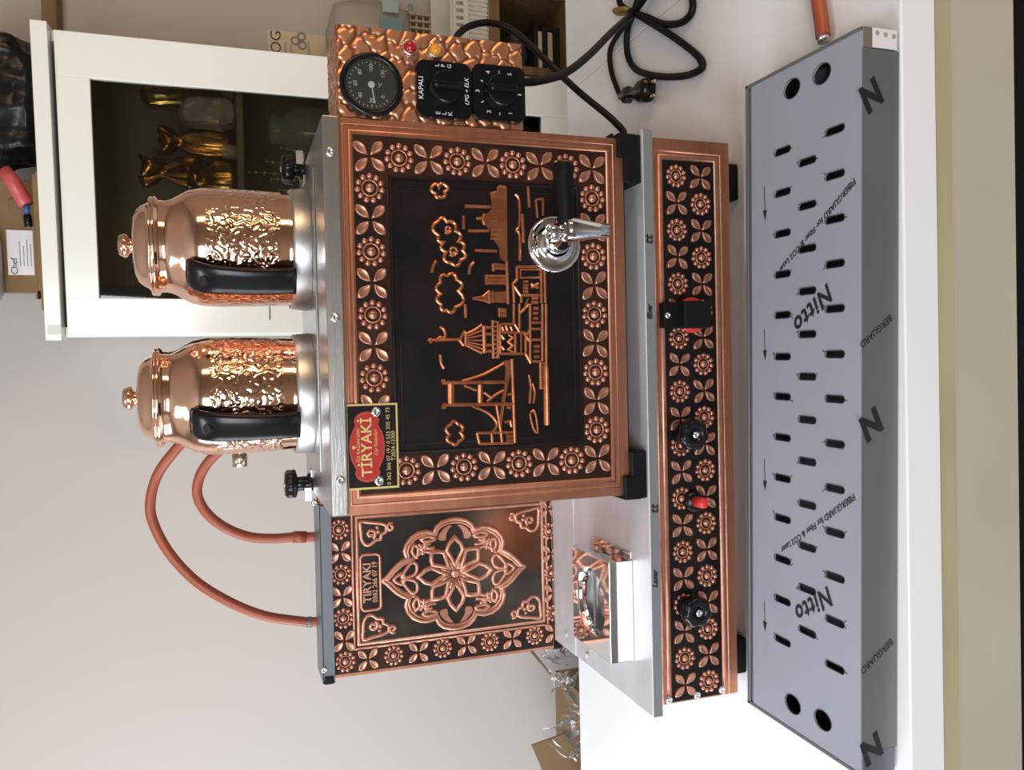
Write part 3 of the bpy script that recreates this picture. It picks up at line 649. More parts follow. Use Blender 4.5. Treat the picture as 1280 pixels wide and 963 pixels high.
# ================================================================== TEAPOTS
def teapot(x, name, label):
    t = thing(name, (x, PY, .4985), label, 'teapot', 'copper teapots on the boiler')
    bm = bmn(); lathe(bm, [(0, .4992), (.0625, .4992), (.0645, .5015), (.0650, .514), (.0655, .5175), (.0640, .520), (.0642, .524), (.0655, .560), (.0660, .595), (.0652, .6135), (.0625, .6260), (.0575, .6355), (.0530, .6425), (.0508, .648), (.0502, .652), (.0508, .6545), (.0504, .657), (.0538, .6592), (.0548, .6612), (.0536, .663)], (x, PY, 0), n=72)
    b = finish('pot_body', bm, M_pot, t, True)
    bm = bmn(); lathe(bm, [(.0495, .6620), (.0538, .6632), (.0545, .6648), (.0530, .6664), (.0490, .6672), (.0465, .6695), (.0438, .6745), (.0395, .6793), (.0330, .6822), (.022, .6838), (.0085, .6846)], (x, PY, 0), n=56)
    l = finish('lid', bm, M_pot, t, True)
    bm = bmn(); lathe(bm, [(.0085, .6842), (.0070, .686), (.0085, .6885), (.0125, .6905), (.0132, .6935), (.0115, .6960), (.0105, .6985), (.006, .6995), (0, .6997)], (x, PY, 0), n=28); finish('lid_knob', bm, M_pot, l, True)
    an = math.atan2(PY-CAM.y, x-CAM.x) ; va = math.atan2(CAM.y-PY, CAM.x-x)-math.radians(22)
    dr = Vector((math.cos(va), math.sin(va), 0)); sd = Vector((-dr.y, dr.x, 0)); c = Vector((x, PY, 0))
    pr = catmull([(.0630, .6235, .012), (.0690, .6245, .0158), (.0790, .6185, .0168), (.0870, .6020, .0163), (.0905, .5700, .0152), (.0905, .5400, .0148), (.0880, .5185, .0150)], 4)
    bm = bmn(); rows = []
    for i, p in enumerate(pr):
        q = pr[min(i+1, len(pr)-1)]-pr[max(i-1, 0)]; tn = (dr*q.x+Vector((0, 0, 1))*q.y).normalized(); nn = sd.cross(tn)
        if nn.dot(dr) < 0 and i > 4: nn = -nn
        row = []
        for k in range(14):
            f = 2*PI*k/14; row.append(bm.verts.new(c+dr*p.x+Vector((0, 0, p.y))+sd*(p.z*math.copysign(abs(math.cos(f))**.6, math.cos(f)))+nn*(.0048*math.copysign(abs(math.sin(f))**.8, math.sin(f)))))
        rows.append(row)
    for r0, r1 in zip(rows, rows[1:]):
        for k in range(14): bm.faces.new((r0[k], r0[(k+1) % 14], r1[(k+1) % 14], r1[k]))
    bm.faces.new(rows[0]); bm.faces.new(rows[-1]); h = finish('handle', bm, M_blackp, t, True)
    bm = bmn(); cc = c+dr*.0878+Vector((0, 0, .6105)); hx = Vector((dr.x*.8, dr.y*.8, .6)); cyl(bm, cc-hx*.006, cc+hx*.0022, .0050, n=20); finish('screw_hole', bm, M_void, h)
    bm = bmn(); tube(bm, catmull([c-dr*.060+Vector((0, 0, .575)), c-dr*.085+Vector((0, 0, .600)), c-dr*.100+Vector((0, 0, .640))], 5), lambda q: .011-.005*q, 14); finish('spout', bm, M_pot, t, True)
    return t
teapot(POTX[0], 'teapot', 'polished copper teapot with black handle, on the boiler in front of the grey wall')
teapot(POTX[1], 'teapot', 'polished copper teapot with black handle, on the boiler in front of the glass cabinet')

# ================================================================== HEATER BOX WITH MANDALA
HY = .285
hb = thing('heater_box', (-.33, .32, .1335), 'copper heater box with embossed mandala panel, behind the bare worktop', 'heater')
hx0, hx1, hz0, hz1 = -.4645, -.2045, .149, .480
box('body', (hx0+.001, hx1, HY+.002, .345, hz0, hz1-.002), M_cop, hb)
PH = Pl((0, HY, 0), (1, 0, 0), (0, 0, 1))
box('front_panel', (hx0, hx1, HY, HY+.002, hz0, hz1-.004), M_cop, hb)
fr = [PH.px(*p) for p in ((443.5, 645), (676, 632), (681, 776), (450, 806))]
fx0, fx1, fz0, fz1 = -.4285, -.2515, .165, .4395
fx0 = (fr[2][0]+fr[3][0])/2; fz1 = (fr[0][1]+fr[3][1])/2; fz0 = (fr[1][1]+fr[2][1])/2; fx1 = (fr[0][0]+fr[1][0])/2
box('dark_border', (hx0+.004, hx1-.0005, HY-.0004, HY+.0002, hz0+.0005, hz1-.015), M_patina, hb)
box('dark_field', (fx0+.002, fx1-.002, HY-.0008, HY+.0001, fz0+.002, fz1-.002), M_mand, hb)
bm = bmn(); stroke(bm, PH, [(fx0, fz0), (fx1, fz0), (fx1, fz1), (fx0, fz1)], .005, .0022, True); stroke(bm, PH, [(fx0-.006, fz0-.006), (fx1+.006, fz0-.006), (fx1+.006, fz1+.006), (fx0-.006, fz1+.006)], .0035, .0015, True); finish('raised_border', bm, M_relief, hb, True)
for i, (p, ros) in enumerate([((423.5, 662), 1), ((425, 690), 0), ((426, 718), 1), ((427.5, 746), 0), ((429, 773), 1), ((430.5, 801), 0), ((431.5, 827), 1)]):
    a, b = PH.px(*p); motif(PH, a, b, .0310, ros, hb, .0004)
for p, ros in (((461, 824), 0), ((493, 819), 1), ((524, 815), 0), ((554, 810), 1), ((584, 806), 0), ((613, 802), 1), ((641, 798), 0), ((669, 794), 1), ((693, 790), 0)):
    a, b = PH.px(*p); motif(PH, a, b+.001, .0300, ros, hb, .0004)
for p, ros in (((684.5, 636), 0), ((686, 664), 1), ((688, 692), 0), ((689, 716), 1), ((690.5, 741), 0), ((692, 766), 1)):
    a, b = PH.px(*p); motif(PH, a, b, .0275, ros, hb, .0004)
for i in range(9):
    z = fz1-.012-i*.0295; motif(PH, fx1+.019, z, .0290, i % 2, hb, .0004)
# mandala
mc = PH.px(566.5, 717); tt_, bt_, lf_, rt_ = PH.px(478, 724), PH.px(655, 707), PH.px(571, 785), PH.px(561, 649)
KA = (tt_[1]-bt_[1])/2/535; KB = (rt_[0]-lf_[0])/2/417; mc = ((rt_[0]+lf_[0])/2, (tt_[1]+bt_[1])/2)
def MP(a, b): return (mc[0]+b*KB, mc[1]+a*KA)
def sm(pts, per=4, closed=True): return [(v.x, v.y) for v in catmull([Vector((a, b, 0)) for a, b in pts], per, closed)]
def mir(q):
    h = q+[(-a, b) for a, b in q[::-1]]; return h+[(a, -b) for a, b in h[::-1]]
quarter = [(535, 4), (505, 22), (478, 55), (440, 95), (400, 125), (352, 150), (358, 158), (372, 205), (358, 255), (318, 302), (265, 330), (210, 338), (158, 322), (148, 326), (132, 365), (95, 397), (45, 413), (4, 417)]
mand = [MP(a, b) for a, b in mir(quarter)]
inner = [MP(a*.905-0, b*.905) for a, b in mir(quarter)]
bm = bmn(); stroke(bm, PH, mand, .0062, .0032, True, base=.0006); stroke(bm, PH, [MP(a*.945, b*.94) for a, b in mir(quarter)], .0046, .0022, True, base=.0006)
finish('mandala_outline', bm, M_relief, hb, True)
for k in range(8):
    an = k*PI/4; big = k % 2 == 0; R1 = 278 if big else 252; c, s = math.cos(an), math.sin(an); bm = bmn()
    half = [(62, 0), (110, 22), (178, 62), (R1*.82, 44), (R1, 0)]
    loop = half+[(u, -v) for u, v in half[-2:0:-1]]
    stroke(bm, PH, [MP(u*c-v*s, u*s+v*c) for u, v in loop], .0064, .0030, True, base=.0006)
    finish('star_petal', bm, M_relief, hb, True)
bm = bmn(); dome(bm, PH, *mc, .0068, .002, 16, base=.0006)
for k in range(8):
    an = k*PI/4+PI/8; c, s = math.cos(an), math.sin(an); stroke(bm, PH, [MP(36*c, 36*s), MP(118*c, 118*s)], .0044, .002, base=.0006)
finish('star_centre', bm, M_relief, hb, True)
for sa in (1, -1):                            # trefoils at the tips
    bm = bmn()
    for lp in ([(455, 0), (400, 40), (380, 20), (380, -20), (400, -40)], [(395, 12), (330, 110), (290, 100), (288, 50), (320, 15)], [(395, -12), (330, -110), (290, -100), (288, -50), (320, -15)]):
        stroke(bm, PH, sm([MP(sa*a, b) for a, b in lp], 3), .0052, .0028, True, base=.0006)
    dome(bm, PH, *MP(sa*360, 0), .004, .002, 8, base=.0006)
    for b in (1, -1): stroke(bm, PH, sm([MP(sa*440, b*62), MP(sa*400, b*100), MP(sa*345, b*128), MP(sa*300, b*138)], 3, False), .006, .002, base=.0006)
    finish('trefoil', bm, M_relief, hb, True)
for sb in (1, -1):                            # leaf pairs at the sides
    for sa in (1, -1):
        bm = bmn(); fillp(bm, PH, sm([MP(sa*a, sb*b) for a, b in ((20, 375), (75, 360), (125, 300), (118, 262), (70, 258), (62, 310), (38, 350))], 3), .0022, .1, base=.0006); finish('side_leaf', bm, M_relief, hb)
        bm = bmn()
        for lp in ([(150, 285), (205, 300), (250, 280), (215, 262), (160, 268)], [(290, 150), (318, 195), (300, 245), (272, 215), (280, 165)], [(165, 170), (235, 190), (300, 150)], [(150, 210), (205, 215), (230, 260)], [(240, 165), (245, 215), (270, 250)], [(180, 245), (225, 235), (265, 205)]):
            stroke(bm, PH, sm([MP(sa*a, sb*b) for a, b in lp], 3, len(lp) > 3), .0052, .0026, len(lp) > 3, base=.0006)
        dome(bm, PH, *MP(sa*222, sb*225), .0055, .0026, 10, base=.0006)
        finish('corner_rose', bm, M_relief, hb, True)
px_m = .00107
for ca, cb_, sa, sb in ((fx0+.006, fz1-.006, 1, -1), (fx1-.006, fz1-.006, -1, -1), (fx0+.006, fz0+.006, 1, 1), (fx1-.006, fz0+.006, -1, 1)):
    CP = lambda p, q: (ca+sa*q*px_m*.95, cb_+sb*p*px_m*.95)
    bm = bmn()
    stroke(bm, PH, sm([CP(*v) for v in ((0, 0), (0, 12), (1, 24), (6, 31), (13, 31), (19, 26), (26, 25), (27, 19), (33, 16), (34, 8), (27, 4), (14, 2))], 3), .0052, .0028, True, base=.0006)
    sp_ = [(40+6*(.25+.75*t/12)*math.cos(t*.62-2.2), 10+6*(.25+.75*t/12)*math.sin(t*.62-2.2)) for t in range(13)]; stroke(bm, PH, [CP(*v) for v in sp_], .0046, .0026, base=.0006)
    sp_ = [(13+7*(.2+.8*t/12)*math.cos(t*.62), 17+7*(.2+.8*t/12)*math.sin(t*.62)) for t in range(13)]; stroke(bm, PH, [CP(*v) for v in sp_], .0050, .0028, base=.0006)
    dome(bm, PH, *CP(23, 15), .0035, .002, 8, base=.0006); dome(bm, PH, *CP(22, 9), .003, .002, 8, base=.0006)
    finish('corner_scroll', bm, M_relief, hb, True)
pq = [PH.px(*p) for p in ((449.5, 694), (474, 692), (476.5, 761), (452, 764))]
qx0, qx1, qz0, qz1 = (pq[2][0]+pq[3][0])/2, (pq[0][0]+pq[1][0])/2, (pq[1][1]+pq[2][1])/2, (pq[0][1]+pq[3][1])/2
bm = bmn(); c_ = .005; stroke(bm, PH, [(qx0+c_, qz0), (qx1-c_, qz0), (qx1-c_*.3, qz0+c_*.3), (qx1, qz0+c_), (qx1, qz1-c_), (qx1-c_*.3, qz1-c_*.3), (qx1-c_, qz1), (qx0+c_, qz1), (qx0+c_*.3, qz1-c_*.3), (qx0, qz1-c_), (qx0, qz0+c_), (qx0+c_*.3, qz0+c_*.3)], .004, .0026, True, base=.0006); finish('plaque_border', bm, M_relief, hb, True)
text('embossed_lettering', 'TIRYAKI', PH, (qx0+qx1)/2, (qz0+qz1)/2+.0045, .0150, M_relief, hb, .002, .0012, bold=.0004)
text('embossed_lettering', '0362 266 07 19', PH, (qx0+qx1)/2, (qz0+qz1)/2-.0058, .0088, M_relief, hb, .0018, .0010, bold=.0003)
bm = bmn(); bx(bm, hx0-.004, hx1-.026, HY-.006, .350, hz1-.0005, hz1+.0012); bx(bm, hx0-.004, hx1-.026, HY-.006, HY-.0045, hz1-.0150, hz1+.0010, bev=.0005); bx(bm, hx0-.004, hx0-.001, HY-.006, .350, hz1-.0150, hz1)
finish('steel_cap', bm, M_filmD, hb)
bm = bmn(); bx(bm, hx0-.0045, hx0+.006, HY-.008, HY+.01, hz1-.013, hz1-.001, bev=.001); finish('cap_corner_clip', bm, M_blackm, hb)
for p in ((405, 838), (393, 629)):
    bm = bmn(); q = un(*p, 'Y', HY-.007); screw(bm, (q.x, HY-.0072, q.z), (0, -1, 0), .004); finish('screw', bm, M_screw, hb, True)
for x in (hx0+.012, hx1-.03):
    bm = bmn(); bx(bm, x-.015, x+.022, HY+.002, HY+.055, .1336, hz0+.0005, bev=.002); finish('corner_foot', bm, M_blackm, hb)

# ================================================================== CHROME BURNER GUARD
gd = thing('burner_guard', (-.342, .09, WZ), 'mirror chrome box with a large round top opening, on the bare worktop', 'burner guard')
gx0, gx1, gy0, gy1, gz = -.4015, -.2830, .033, .143, .1765
bm = bmn()
def plate_with_holes(bm, outline, holes, zfun, mi=0):
    edges = []
    for lp in [outline]+holes:
        vs = [bm.verts.new(zfun(*p)) for p in lp]; edges += [bm.edges.new((vs[i], vs[(i+1) % len(vs)])) for i in range(len(vs))]
    r = bmesh.ops.triangle_fill(bm, edges=edges, use_beauty=True)
    for f in r['geom']:
        if isinstance(f, bmesh.types.BMFace): f.material_index = mi
gcx, gcy = (gx0+gx1)/2, (gy0+gy1)/2
circ = [(gcx+.042*math.cos(2*PI*i/40), gcy+.042*math.sin(2*PI*i/40)) for i in range(40)]
plate_with_holes(bm, [(gx0+.001, gy0+.001), (gx1-.001, gy0+.001), (gx1-.001, gy1-.001), (gx0+.001, gy1-.001)], [circ], lambda x, y: (x, y, gz))
top = finish('top_plate', bm, M_chrome, gd, recalc=True)
bm = bmn(); lathe(bm, [(.042, gz), (.0405, gz-.0015), (.0390, gz-.006), (.0380, gz-.012)], (gcx, gcy, 0), n=40); finish('opening_rim', bm, M_chrome, gd, True)
bm = bmn(); bx(bm, gx0, gx1, gy0, gy0+.0012, WZ+.0002, gz, bev=.0005); finish('front_plate', bm, M_chrome, gd)
box('back_plate', (gx0, gx1, gy1-.0012, gy1, WZ+.002, gz), M_chrome, gd, .0005); box('left_plate', (gx0, gx0+.0012, gy0, gy1, WZ+.002, gz), M_chrome, gd, .0005)
bm = bmn(); sl = []
for yc in (.075, .105): sl.append([(yc+s_*.009+.004*math.cos(t), .163+.004*math.sin(t)) for s_, t in [(1, -PI/2), (1, -PI/4), (1, 0), (1, PI/4), (1, PI/2), (-1, PI/2), (-1, 3*PI/4), (-1, PI), (-1, 5*PI/4), (-1, 3*PI/2)]])
plate_with_holes(bm, [(gy0+.001, WZ+.002), (gy1-.001, WZ+.002), (gy1-.001, gz), (gy0+.001, gz)], sl, lambda y, z: (gx1-.0005, y, z)); finish('slotted_side', bm, M_chrome, gd)
bm = bmn(); bx(bm, gx1-.001, gx1+.009, gy0+.004, gy1-.004, WZ+.0001, WZ+.0011); finish('side_flange', bm, M_chrome, gd)
bm = bmn(); lathe(bm, [(.0, .158), (.020, .158), (.024, .156), (.026, .150), (.026, WZ+.002), (0, WZ+.002)], (gcx, gcy, 0), n=32); finish('burner_head', bm, M_steel, gd, True)

# ================================================================== DRIP TRAY
dt = thing('drip_tray', (-.09, -.13, 0), 'long perforated steel drip tray in grey protective film, lying before the stove', 'tray')
TY = -.0227
def TT(x, y, z): return Vector((x, y+TY*(x+.1), z))
MT = Matrix(((1, 0, 0, 0), (TY, 1, 0, TY*.1), (0, 0, 1, 0), (0, 0, 0, 1)))
MTr = Matrix.Translation((0, TY*.1, 0)) @ Matrix.Rotation(math.atan(TY), 4, 'Z')
tx0, tx1, ty0, ty1, tz = -.4385, .2522, -.2263, -.0477, .0418
PT = Pl((0, 0, tz-.002), MTr.to_3x3() @ Vector((1, 0, 0)), MTr.to_3x3() @ Vector((0, 1, 0))); PT.o = Vector((0, TY*.1, tz-.002))
bm = bmn()
bx(bm, tx0+.001, tx1-.001, ty0+.003, ty1-.001, .0005, .003, M=MTr); bx(bm, tx0, tx1, ty1-.005, ty1, .0005, tz, M=MTr, bev=.0008); bx(bm, tx0, tx0+.004, ty0+.002, ty1, .0005, tz, M=MTr, bev=.0008); bx(bm, tx1-.004, tx1, ty0+.002, ty1, .0005, tz, M=MTr, bev=.0008)
finish('tray_pan', bm, M_filmD, dt)
bm = bmn(); bx(bm, tx0+.005, tx1-.005, ty1-.0105, ty1-.0065, .004, tz-.001, M=MTr, bev=.0008); finish('inner_rim', bm, M_filmD, dt)
slots = []; rounds = []
RA = (189, 241, 292, 343, 394, 446, 496, 547, 598, 648.5, 699.5, 750.5, 801); RB = (202, 257, 311, 364, 418, 471, 525, 577, 631, 684, 737, 790); RC = (163, 219, 274, 330, 386, 443, 499, 555, 611, 666, 721.5, 777, 834)
for xx, ys in ((979.5, RA), (1010.5, RB), (1045, RC)):
    for y in ys: slots.append(PT.px(xx, y))
for p in ((991.5, 111), (1029, 92.5), (992.5, 880.5), (1030, 900.5)): rounds.append(PT.px(*p))
def capsule(a, b, L, r): return [(a+r*math.cos(t), b+s_*L+r*math.sin(t)) for s_, t in [(1, 0), (1, PI/4), (1, PI/2), (1, 3*PI/4), (1, PI), (-1, PI), (-1, 5*PI/4), (-1, 3*PI/2), (-1, 7*PI/4), (-1, 2*PI)]]
fy0 = ty0; holes = [capsule(a, b, .0102, .0036) for a, b in slots]+[[(a+.0098*math.cos(2*PI*i/24), b+.0128*math.sin(2*PI*i/24)) for i in range(24)] for a, b in rounds]
ol = [(tx0+.004, fy0), (tx1-.004, fy0), (tx1-.004, ty1-.011), (tx0+.004, ty1-.011)]
bm = bmn(); plate_with_holes(bm, ol, holes, lambda a, b: PT.P(a, b, .0015)); plate_with_holes(bm, ol, holes, lambda a, b: PT.P(a, b, 0.0))
bm.verts.ensure_lookup_table(); n = len(bm.verts)//2; off = 0
for lp in [ol]+holes:
    for i in range(len(lp)):
        a, b = off+i, off+(i+1) % len(lp); bm.faces.new((bm.verts[a], bm.verts[b], bm.verts[b+n], bm.verts[a+n]))
    off += len(lp)
finish('perforated_plate', bm, M_film, dt)
bm = bmn(); pr_ = random.Random(3)
for lp in holes:
    stroke(bm, PT, [p for p in lp], .0011, .0005, True, base=.0014)
for a, b in slots:                            # melted burrs where the film was cut
    for k in range(pr_.choice((1, 1, 2))):
        sgn = pr_.choice((-1, 1)); u = a+pr_.uniform(-.004, .004); v = b+sgn*.0135; stroke(bm, PT, [(u, v), (u+pr_.uniform(-.003, .003), v+sgn*pr_.uniform(.001, .004))], .0011, .0006, base=.0014)
tag(finish('cut_edges', bm, M_screwD, dt), kind='stuff')
bm = bmn(); bx(bm, tx0+.024, tx1-.020, ty0-.0012, ty0+.0002, .001, tz-.0004, M=MTr); finish('front_skirt', bm, M_filmF, dt)
box('bare_end_tab', (tx1-.0185, tx1-.001, ty0-.0010, ty0+.0006, .003, tz-.011), M_label, dt, M=MTr)
box('bare_end_fold', (tx1-.0195, tx1-.001, ty0-.0009, ty0+.0006, tz-.0108, tz-.001), mat('bare_tray_steel', (.40, .34, .29), .4, .7), dt, M=MTr)
bm = bmn()
for i in range(3): q = MTr @ Vector((tx1-.0055-.0006*i, ty0-.0011, tz-.016-.0095*i)); cyl(bm, q, q+Vector((0, -.0004, 0)), .0022, n=14)
finish('end_tab_holes', bm, M_grey, dt)
box('bare_end_tab', (tx0+.0015, tx0+.0235, ty0-.0010, ty0+.0006, .003, tz-.002), M_filmD, dt, M=MTr)
# film printing
PTf = Pl((0, 0, 0), (1, 0, 0), (0, 0, 1)); PTf.ex = PT.ex; PTf.ey = Vector((0, 0, 1)); PTf.n = PTf.ex.cross(PTf.ey); PTf.o = MTr @ Vector((0, ty0-.0013, 0))
PTt = Pl(PT.P(0, 0, .0016), PT.ex, PT.ey)
def film_text(s, pl, p0, p1, size, bold=0, shear=0):
    a0, a1 = Vector(pl.px(*p0)), Vector(pl.px(*p1)); d = a1-a0; c = (a0+a1)/2
    o = text('film_lettering', s, pl, c.x, c.y, size, M_print, dt, .0003, .00005, ang=math.atan2(d.y, d.x), shear=shear, bold=bold)
    return o
for p0, p1 in (((1043, 357), (991, 413)), ((1045, 739), (991, 772))): film_text('Nitto', PTt, p0, p1, .0255, .0006, .16)
for p0, p1 in (((1060, 236), (982, 330)), ((1061, 626), (983, 684))): film_text('FIBERGUARD for Fiber & CO2 Laser', PTt, p0, p1, .0086, .0001, .1)
for p0, p1 in (((1099, 108.5), (1080, 125)), ((1099, 520), (1080, 536.5)), ((1100, 926), (1081, 942.5))): film_text('N', PTf, p0, p1, .031, .0015, .16)
for p0, p1 in (((1112, 398), (1078, 430)), ((1113, 803), (1079, 838))): film_text('BERGUARD', PTf, p0, p1, .0086, .0001, .1)
bm = bmn()
for y0, y1 in ((233, 276), (412, 451), (574, 614), (752, 790)):
    a, b = PTt.px(955.5, y0), PTt.px(956.5, y1); d = (Vector(b)-Vector(a)).normalized(); nrm = Vector((-d.y, d.x)); e = Vector(b)
    stroke(bm, PTt, [a, (e.x-d.x*.008, e.y-d.y*.008)], .0012, .0002)
    fillp(bm, PTt, [tuple(e), tuple(e-d*.011+nrm*.0034), tuple(e-d*.011-nrm*.0034)], .0002)
finish('film_arrows', bm, M_print, dt)

# ================================================================== HOSES AND CABLES
def hose(name, pts, r, m, label, cat, group=None, per=8, n=12, loc=None):
    t = thing(name, loc or pts[0], label, cat, group); bm = bmn(); tube(bm, catmull(pts, per), r, n); finish('tube', bm, m, t, True); return t
def U(x, y, Y): return tuple(un(x, y, 'Y', Y))
h1 = hose('gas_hose', [U(400, 777, .352), U(388, 778, .36), U(372, 776.5, .362), U(330, 770, .365), U(287, 753, .37), U(245, 727, .375), U(212, 692, .375), U(192, 655, .37), U(188, 628, .365), U(196, 596, .355), U(215, 568, .34), U(240, 545, .33), U(300, 520, .32), U(395, 500, .31), (-.02, .30, .40)], .0068, M_hose, 'outer, longer orange rubber hose looping from the heater box up behind the teapot', 'hose', 'orange hoses behind the heater box')
h2 = hose('gas_hose', [U(400, 671, .352), U(386, 671.5, .36), U(370, 671.5, .362), U(340, 673.5, .365), U(310, 671, .365), U(280, 659, .36), U(258, 641, .355), U(247, 620, .35), U(249, 598, .345), U(262, 576, .335), U(285, 556, .325), U(330, 530, .315), U(395, 505, .305), (-.06, .30, .42)], .0068, M_hose, 'inner, shorter orange rubber hose curling from the heater box up behind the teapot', 'hose', 'orange hoses behind the heater box')
bm = bmn(); tube(bm, [U(383, 671.5, .361), U(366, 671.5, .362)], .0082, 14); finish('hose_cuff', bm, M_hose, h2, True)
bm = bmn(); tube(bm, [U(389.5, 778, .36), U(384, 777.5, .36)], .0075, 14); finish('hose_cuff', bm, M_filmD, h1, True)
pp = thing('steam_pipe', (-.10, .27, WZ), 'short nickel pipe end poking out behind the left teapot', 'pipe')
c1 = Vector(U(300, 583, .27)); bm = bmn()
tube(bm, catmull([c1+Vector((.012, 0, 0)), c1+Vector((.05, .002, -.01)), (c1.x+.062, .275, c1.z-.05), (c1.x+.062, .275, .3), (c1.x+.062, .275, WZ+.002)], 6), .006, 12); finish('riser', bm, M_brass, pp, True)
bm = bmn(); cyl(bm, c1, c1+Vector((.016, 0, 0)), .0092, .0092, 20); finish('pipe_end', bm, M_brass, pp, True)
# power cable with plug
pc = thing('power_cable', (.44, .25, 0), 'black power cable coiled and tied on the white table, ending in a two-pin plug', 'cable')
def Z(x, y, z): return tuple(un(x, y, 'Z', z))
bd = Vector(Z(792, 16, .012))
path = [(.266, .035, cz0-.009), (.268, .036, cz0-.028), U(705, 92, .06), U(735, 70, .10), U(765, 40, .17), tuple(bd)]
bm = bmn(); tube(bm, catmull(path, 8), .0048, 10)
tube(bm, catmull([tuple(bd), Z(784, 40, .006), Z(785, 70, .005), Z(797, 88, .005), Z(825, 95.5, .005), Z(855, 95, .005), Z(874, 88, .005), Z(878, 79, .005), Z(868, 66, .006), Z(840, 45, .008), Z(806, 24, .012), tuple(bd)], 8), .0048, 10)
tube(bm, catmull([tuple(bd), Z(810, 22, .010), Z(830, 30, .006), Z(852, 28, .005), Z(865, 14, .005), Z(863, -8, .005), Z(845, -25, .006), Z(815, -12, .008), Z(800, 6, .012), tuple(bd)], 8), .0048, 10)
tube(bm, catmull([tuple(bd), Z(776, 6, .014), Z(776, -10, .010), Z(790, -20, .008), Z(798, -6, .012), tuple(bd)], 8), .0048, 10)
tube(bm, catmull([tuple(bd), Z(776, 38, .008), Z(763, 62, .005), Z(764, 88, .005), Z(772, 112, .006), Z(777, 122, .008)], 8), .0042, 10)
finish('lead', bm, M_cable, pc, True)
a, b = Vector(Z(774, 17, .012)), Vector(Z(786, 12, .014)); bm = bmn(); tube(bm, catmull([a, a+Vector((.004, 0, .008)), b+Vector((0, 0, .008)), b, (a+b)/2-Vector((0, 0, .006))], 5, True), .0035, 8, True); tag(finish('cable_tie', bm, mat('ochre_tie', (.26, .15, .03), .6), pc, True), 'ochre coloured tie')
pa, pb = Vector(Z(776, 121, .0125)), Vector(Z(811, 112, .0135)); d = (pb-pa).normalized(); L = (pb-pa).length; sd = Vector((0, 0, 1)).cross(d).normalized(); up = d.cross(sd)
bm = bmn(); rows = []
for f, wd, ht in ((0, .005, .005), (.12, .0062, .006), (.18, .012, .0075), (.30, .0125, .0078), (.36, .008, .007), (.55, .008, .0075), (.75, .0155, .011), (.95, .017, .0118), (1, .0155, .0108)):
    rows.append([bm.verts.new(pa+d*L*f+sd*wd*math.copysign(abs(math.cos(2*PI*k/16))**.7, math.cos(2*PI*k/16))+up*ht*math.copysign(abs(math.sin(2*PI*k/16))**.7, math.sin(2*PI*k/16))) for k in range(16)])
for r0, r1 in zip(rows, rows[1:]):
    for k in range(16): bm.faces.new((r0[k], r0[(k+1) % 16], r1[(k+1) % 16], r1[k]))
bm.faces.new(rows[0]); bm.faces.new(rows[-1]); pg = finish('plug', bm, M_blackp, pc, True)
for s in (1, -1):
    bm = bmn(); cyl(bm, pb+sd*s*.0095-d*.001, pb+sd*s*.0095+d*.019, .0024, .0022, 12); finish('plug_pin', bm, M_brass, pg, True)
hose('heater_cable', [U(600, 75, .105), U(572, 52, .115), U(577, 39, .13), U(592, 31, .135), U(612, 28.5, .14), U(635, 35, .14), U(660, 54, .135), U(695, 88, .12), U(725, 116, .10), U(752, 138, .08), U(768, 152, .07), U(780, 168, .06), (.207, .055, WZ+.004)], .0042, M_cable, 'thin black cable arching behind the control box down to the stove', 'cable', loc=(.215, .06, WZ))
oh = hose('supply_hose', [Z(1016, -40, .010), Z(1023, 0, .010), Z(1026, 20, .010), Z(1029, 46, .011)], .0075, M_hose, 'short orange hose with a metal tip lying by the far end of the grey tray', 'hose')
a, b = Vector(Z(1028, 40, .0105)), Vector(Z(1029.5, 52, .011)); bm = bmn(); cyl(bm, a, b, .006, .006, 16); finish('metal_tip', bm, M_screw, oh, True)

# ================================================================== DISPLAY CABINET
CW, CD, CT = .545, .285, .8995
cab0 = Vector((.0215, .855, 0)); CYAW = math.radians(-5.5)
MC = Matrix.Translation(cab0) @ Matrix.Rotation(CYAW, 4, 'Z')
PCB = Pl(cab0, MC.to_3x3() @ Vector((1, 0, 0)), (0, 0, 1))
cabt = thing('display_cabinet', MC @ Vector((CW/2, .14, ZF)), 'tall glossy white cabinet with a framed glass door, behind the machine', 'cabinet')
def cbx(name, b, m, parent=cabt, bev=0): return box(name, b, m, parent, bev, M=MC)
def K(x, y): return PCB.px(x, y)
cbx('top_board', (-.004, CW+.006, -.016, CD, CT-.0265, CT), M_cab, bev=.0015)
g = [K(108, 97), K(128, 373), K(297, 97)]
gs0, gs1 = K(128, 373)[0], K(108, 97)[0]; gz1 = (K(108, 97)[1]+K(128, 373)[1])/2; gz0 = K(678, 150)[1]
cbx('left_side', (0, .018, .02, CD, ZF, CT-.027), M_cab); cbx('right_side', (CW-.018, CW, .02, CD, ZF, CT-.027), M_cab); cbx('back_panel', (.018, CW-.018, CD-.008, CD-.001, ZF, CT-.027), M_cabin)
cbx('floor_board', (.018, CW-.018, .02, CD-.008, gz0-.05, gz0-.032), M_cabin); cbx('plinth', (.0185, CW-.0185, .02, .035, ZF, gz0-.1), M_cab)
sz_ = K(297, 200)[1]
cbx('shelf', (.0185, CW-.0185, .024, CD-.009, sz_-.012, sz_), M_cabin)
dz0, dz1 = gz0-.085, CT-.0335; drm = bmn()
for b in ((.006, gs0, 0, .019, dz0, dz1), (gs1, CW-.003, 0, .019, dz0, dz1), (gs0-.0005, gs1+.0005, .0, .019, gz1, dz1), (gs0-.0005, gs1+.0005, 0, .019, dz0, gz0)): bx(drm, *b, bev=.0012, M=MC)
door = finish('door_frame', drm, M_cab, cabt)
cbx('glass_pane', (gs0-.004, gs1+.004, .009, .012, gz0-.004, gz1+.004), M_pane, door)
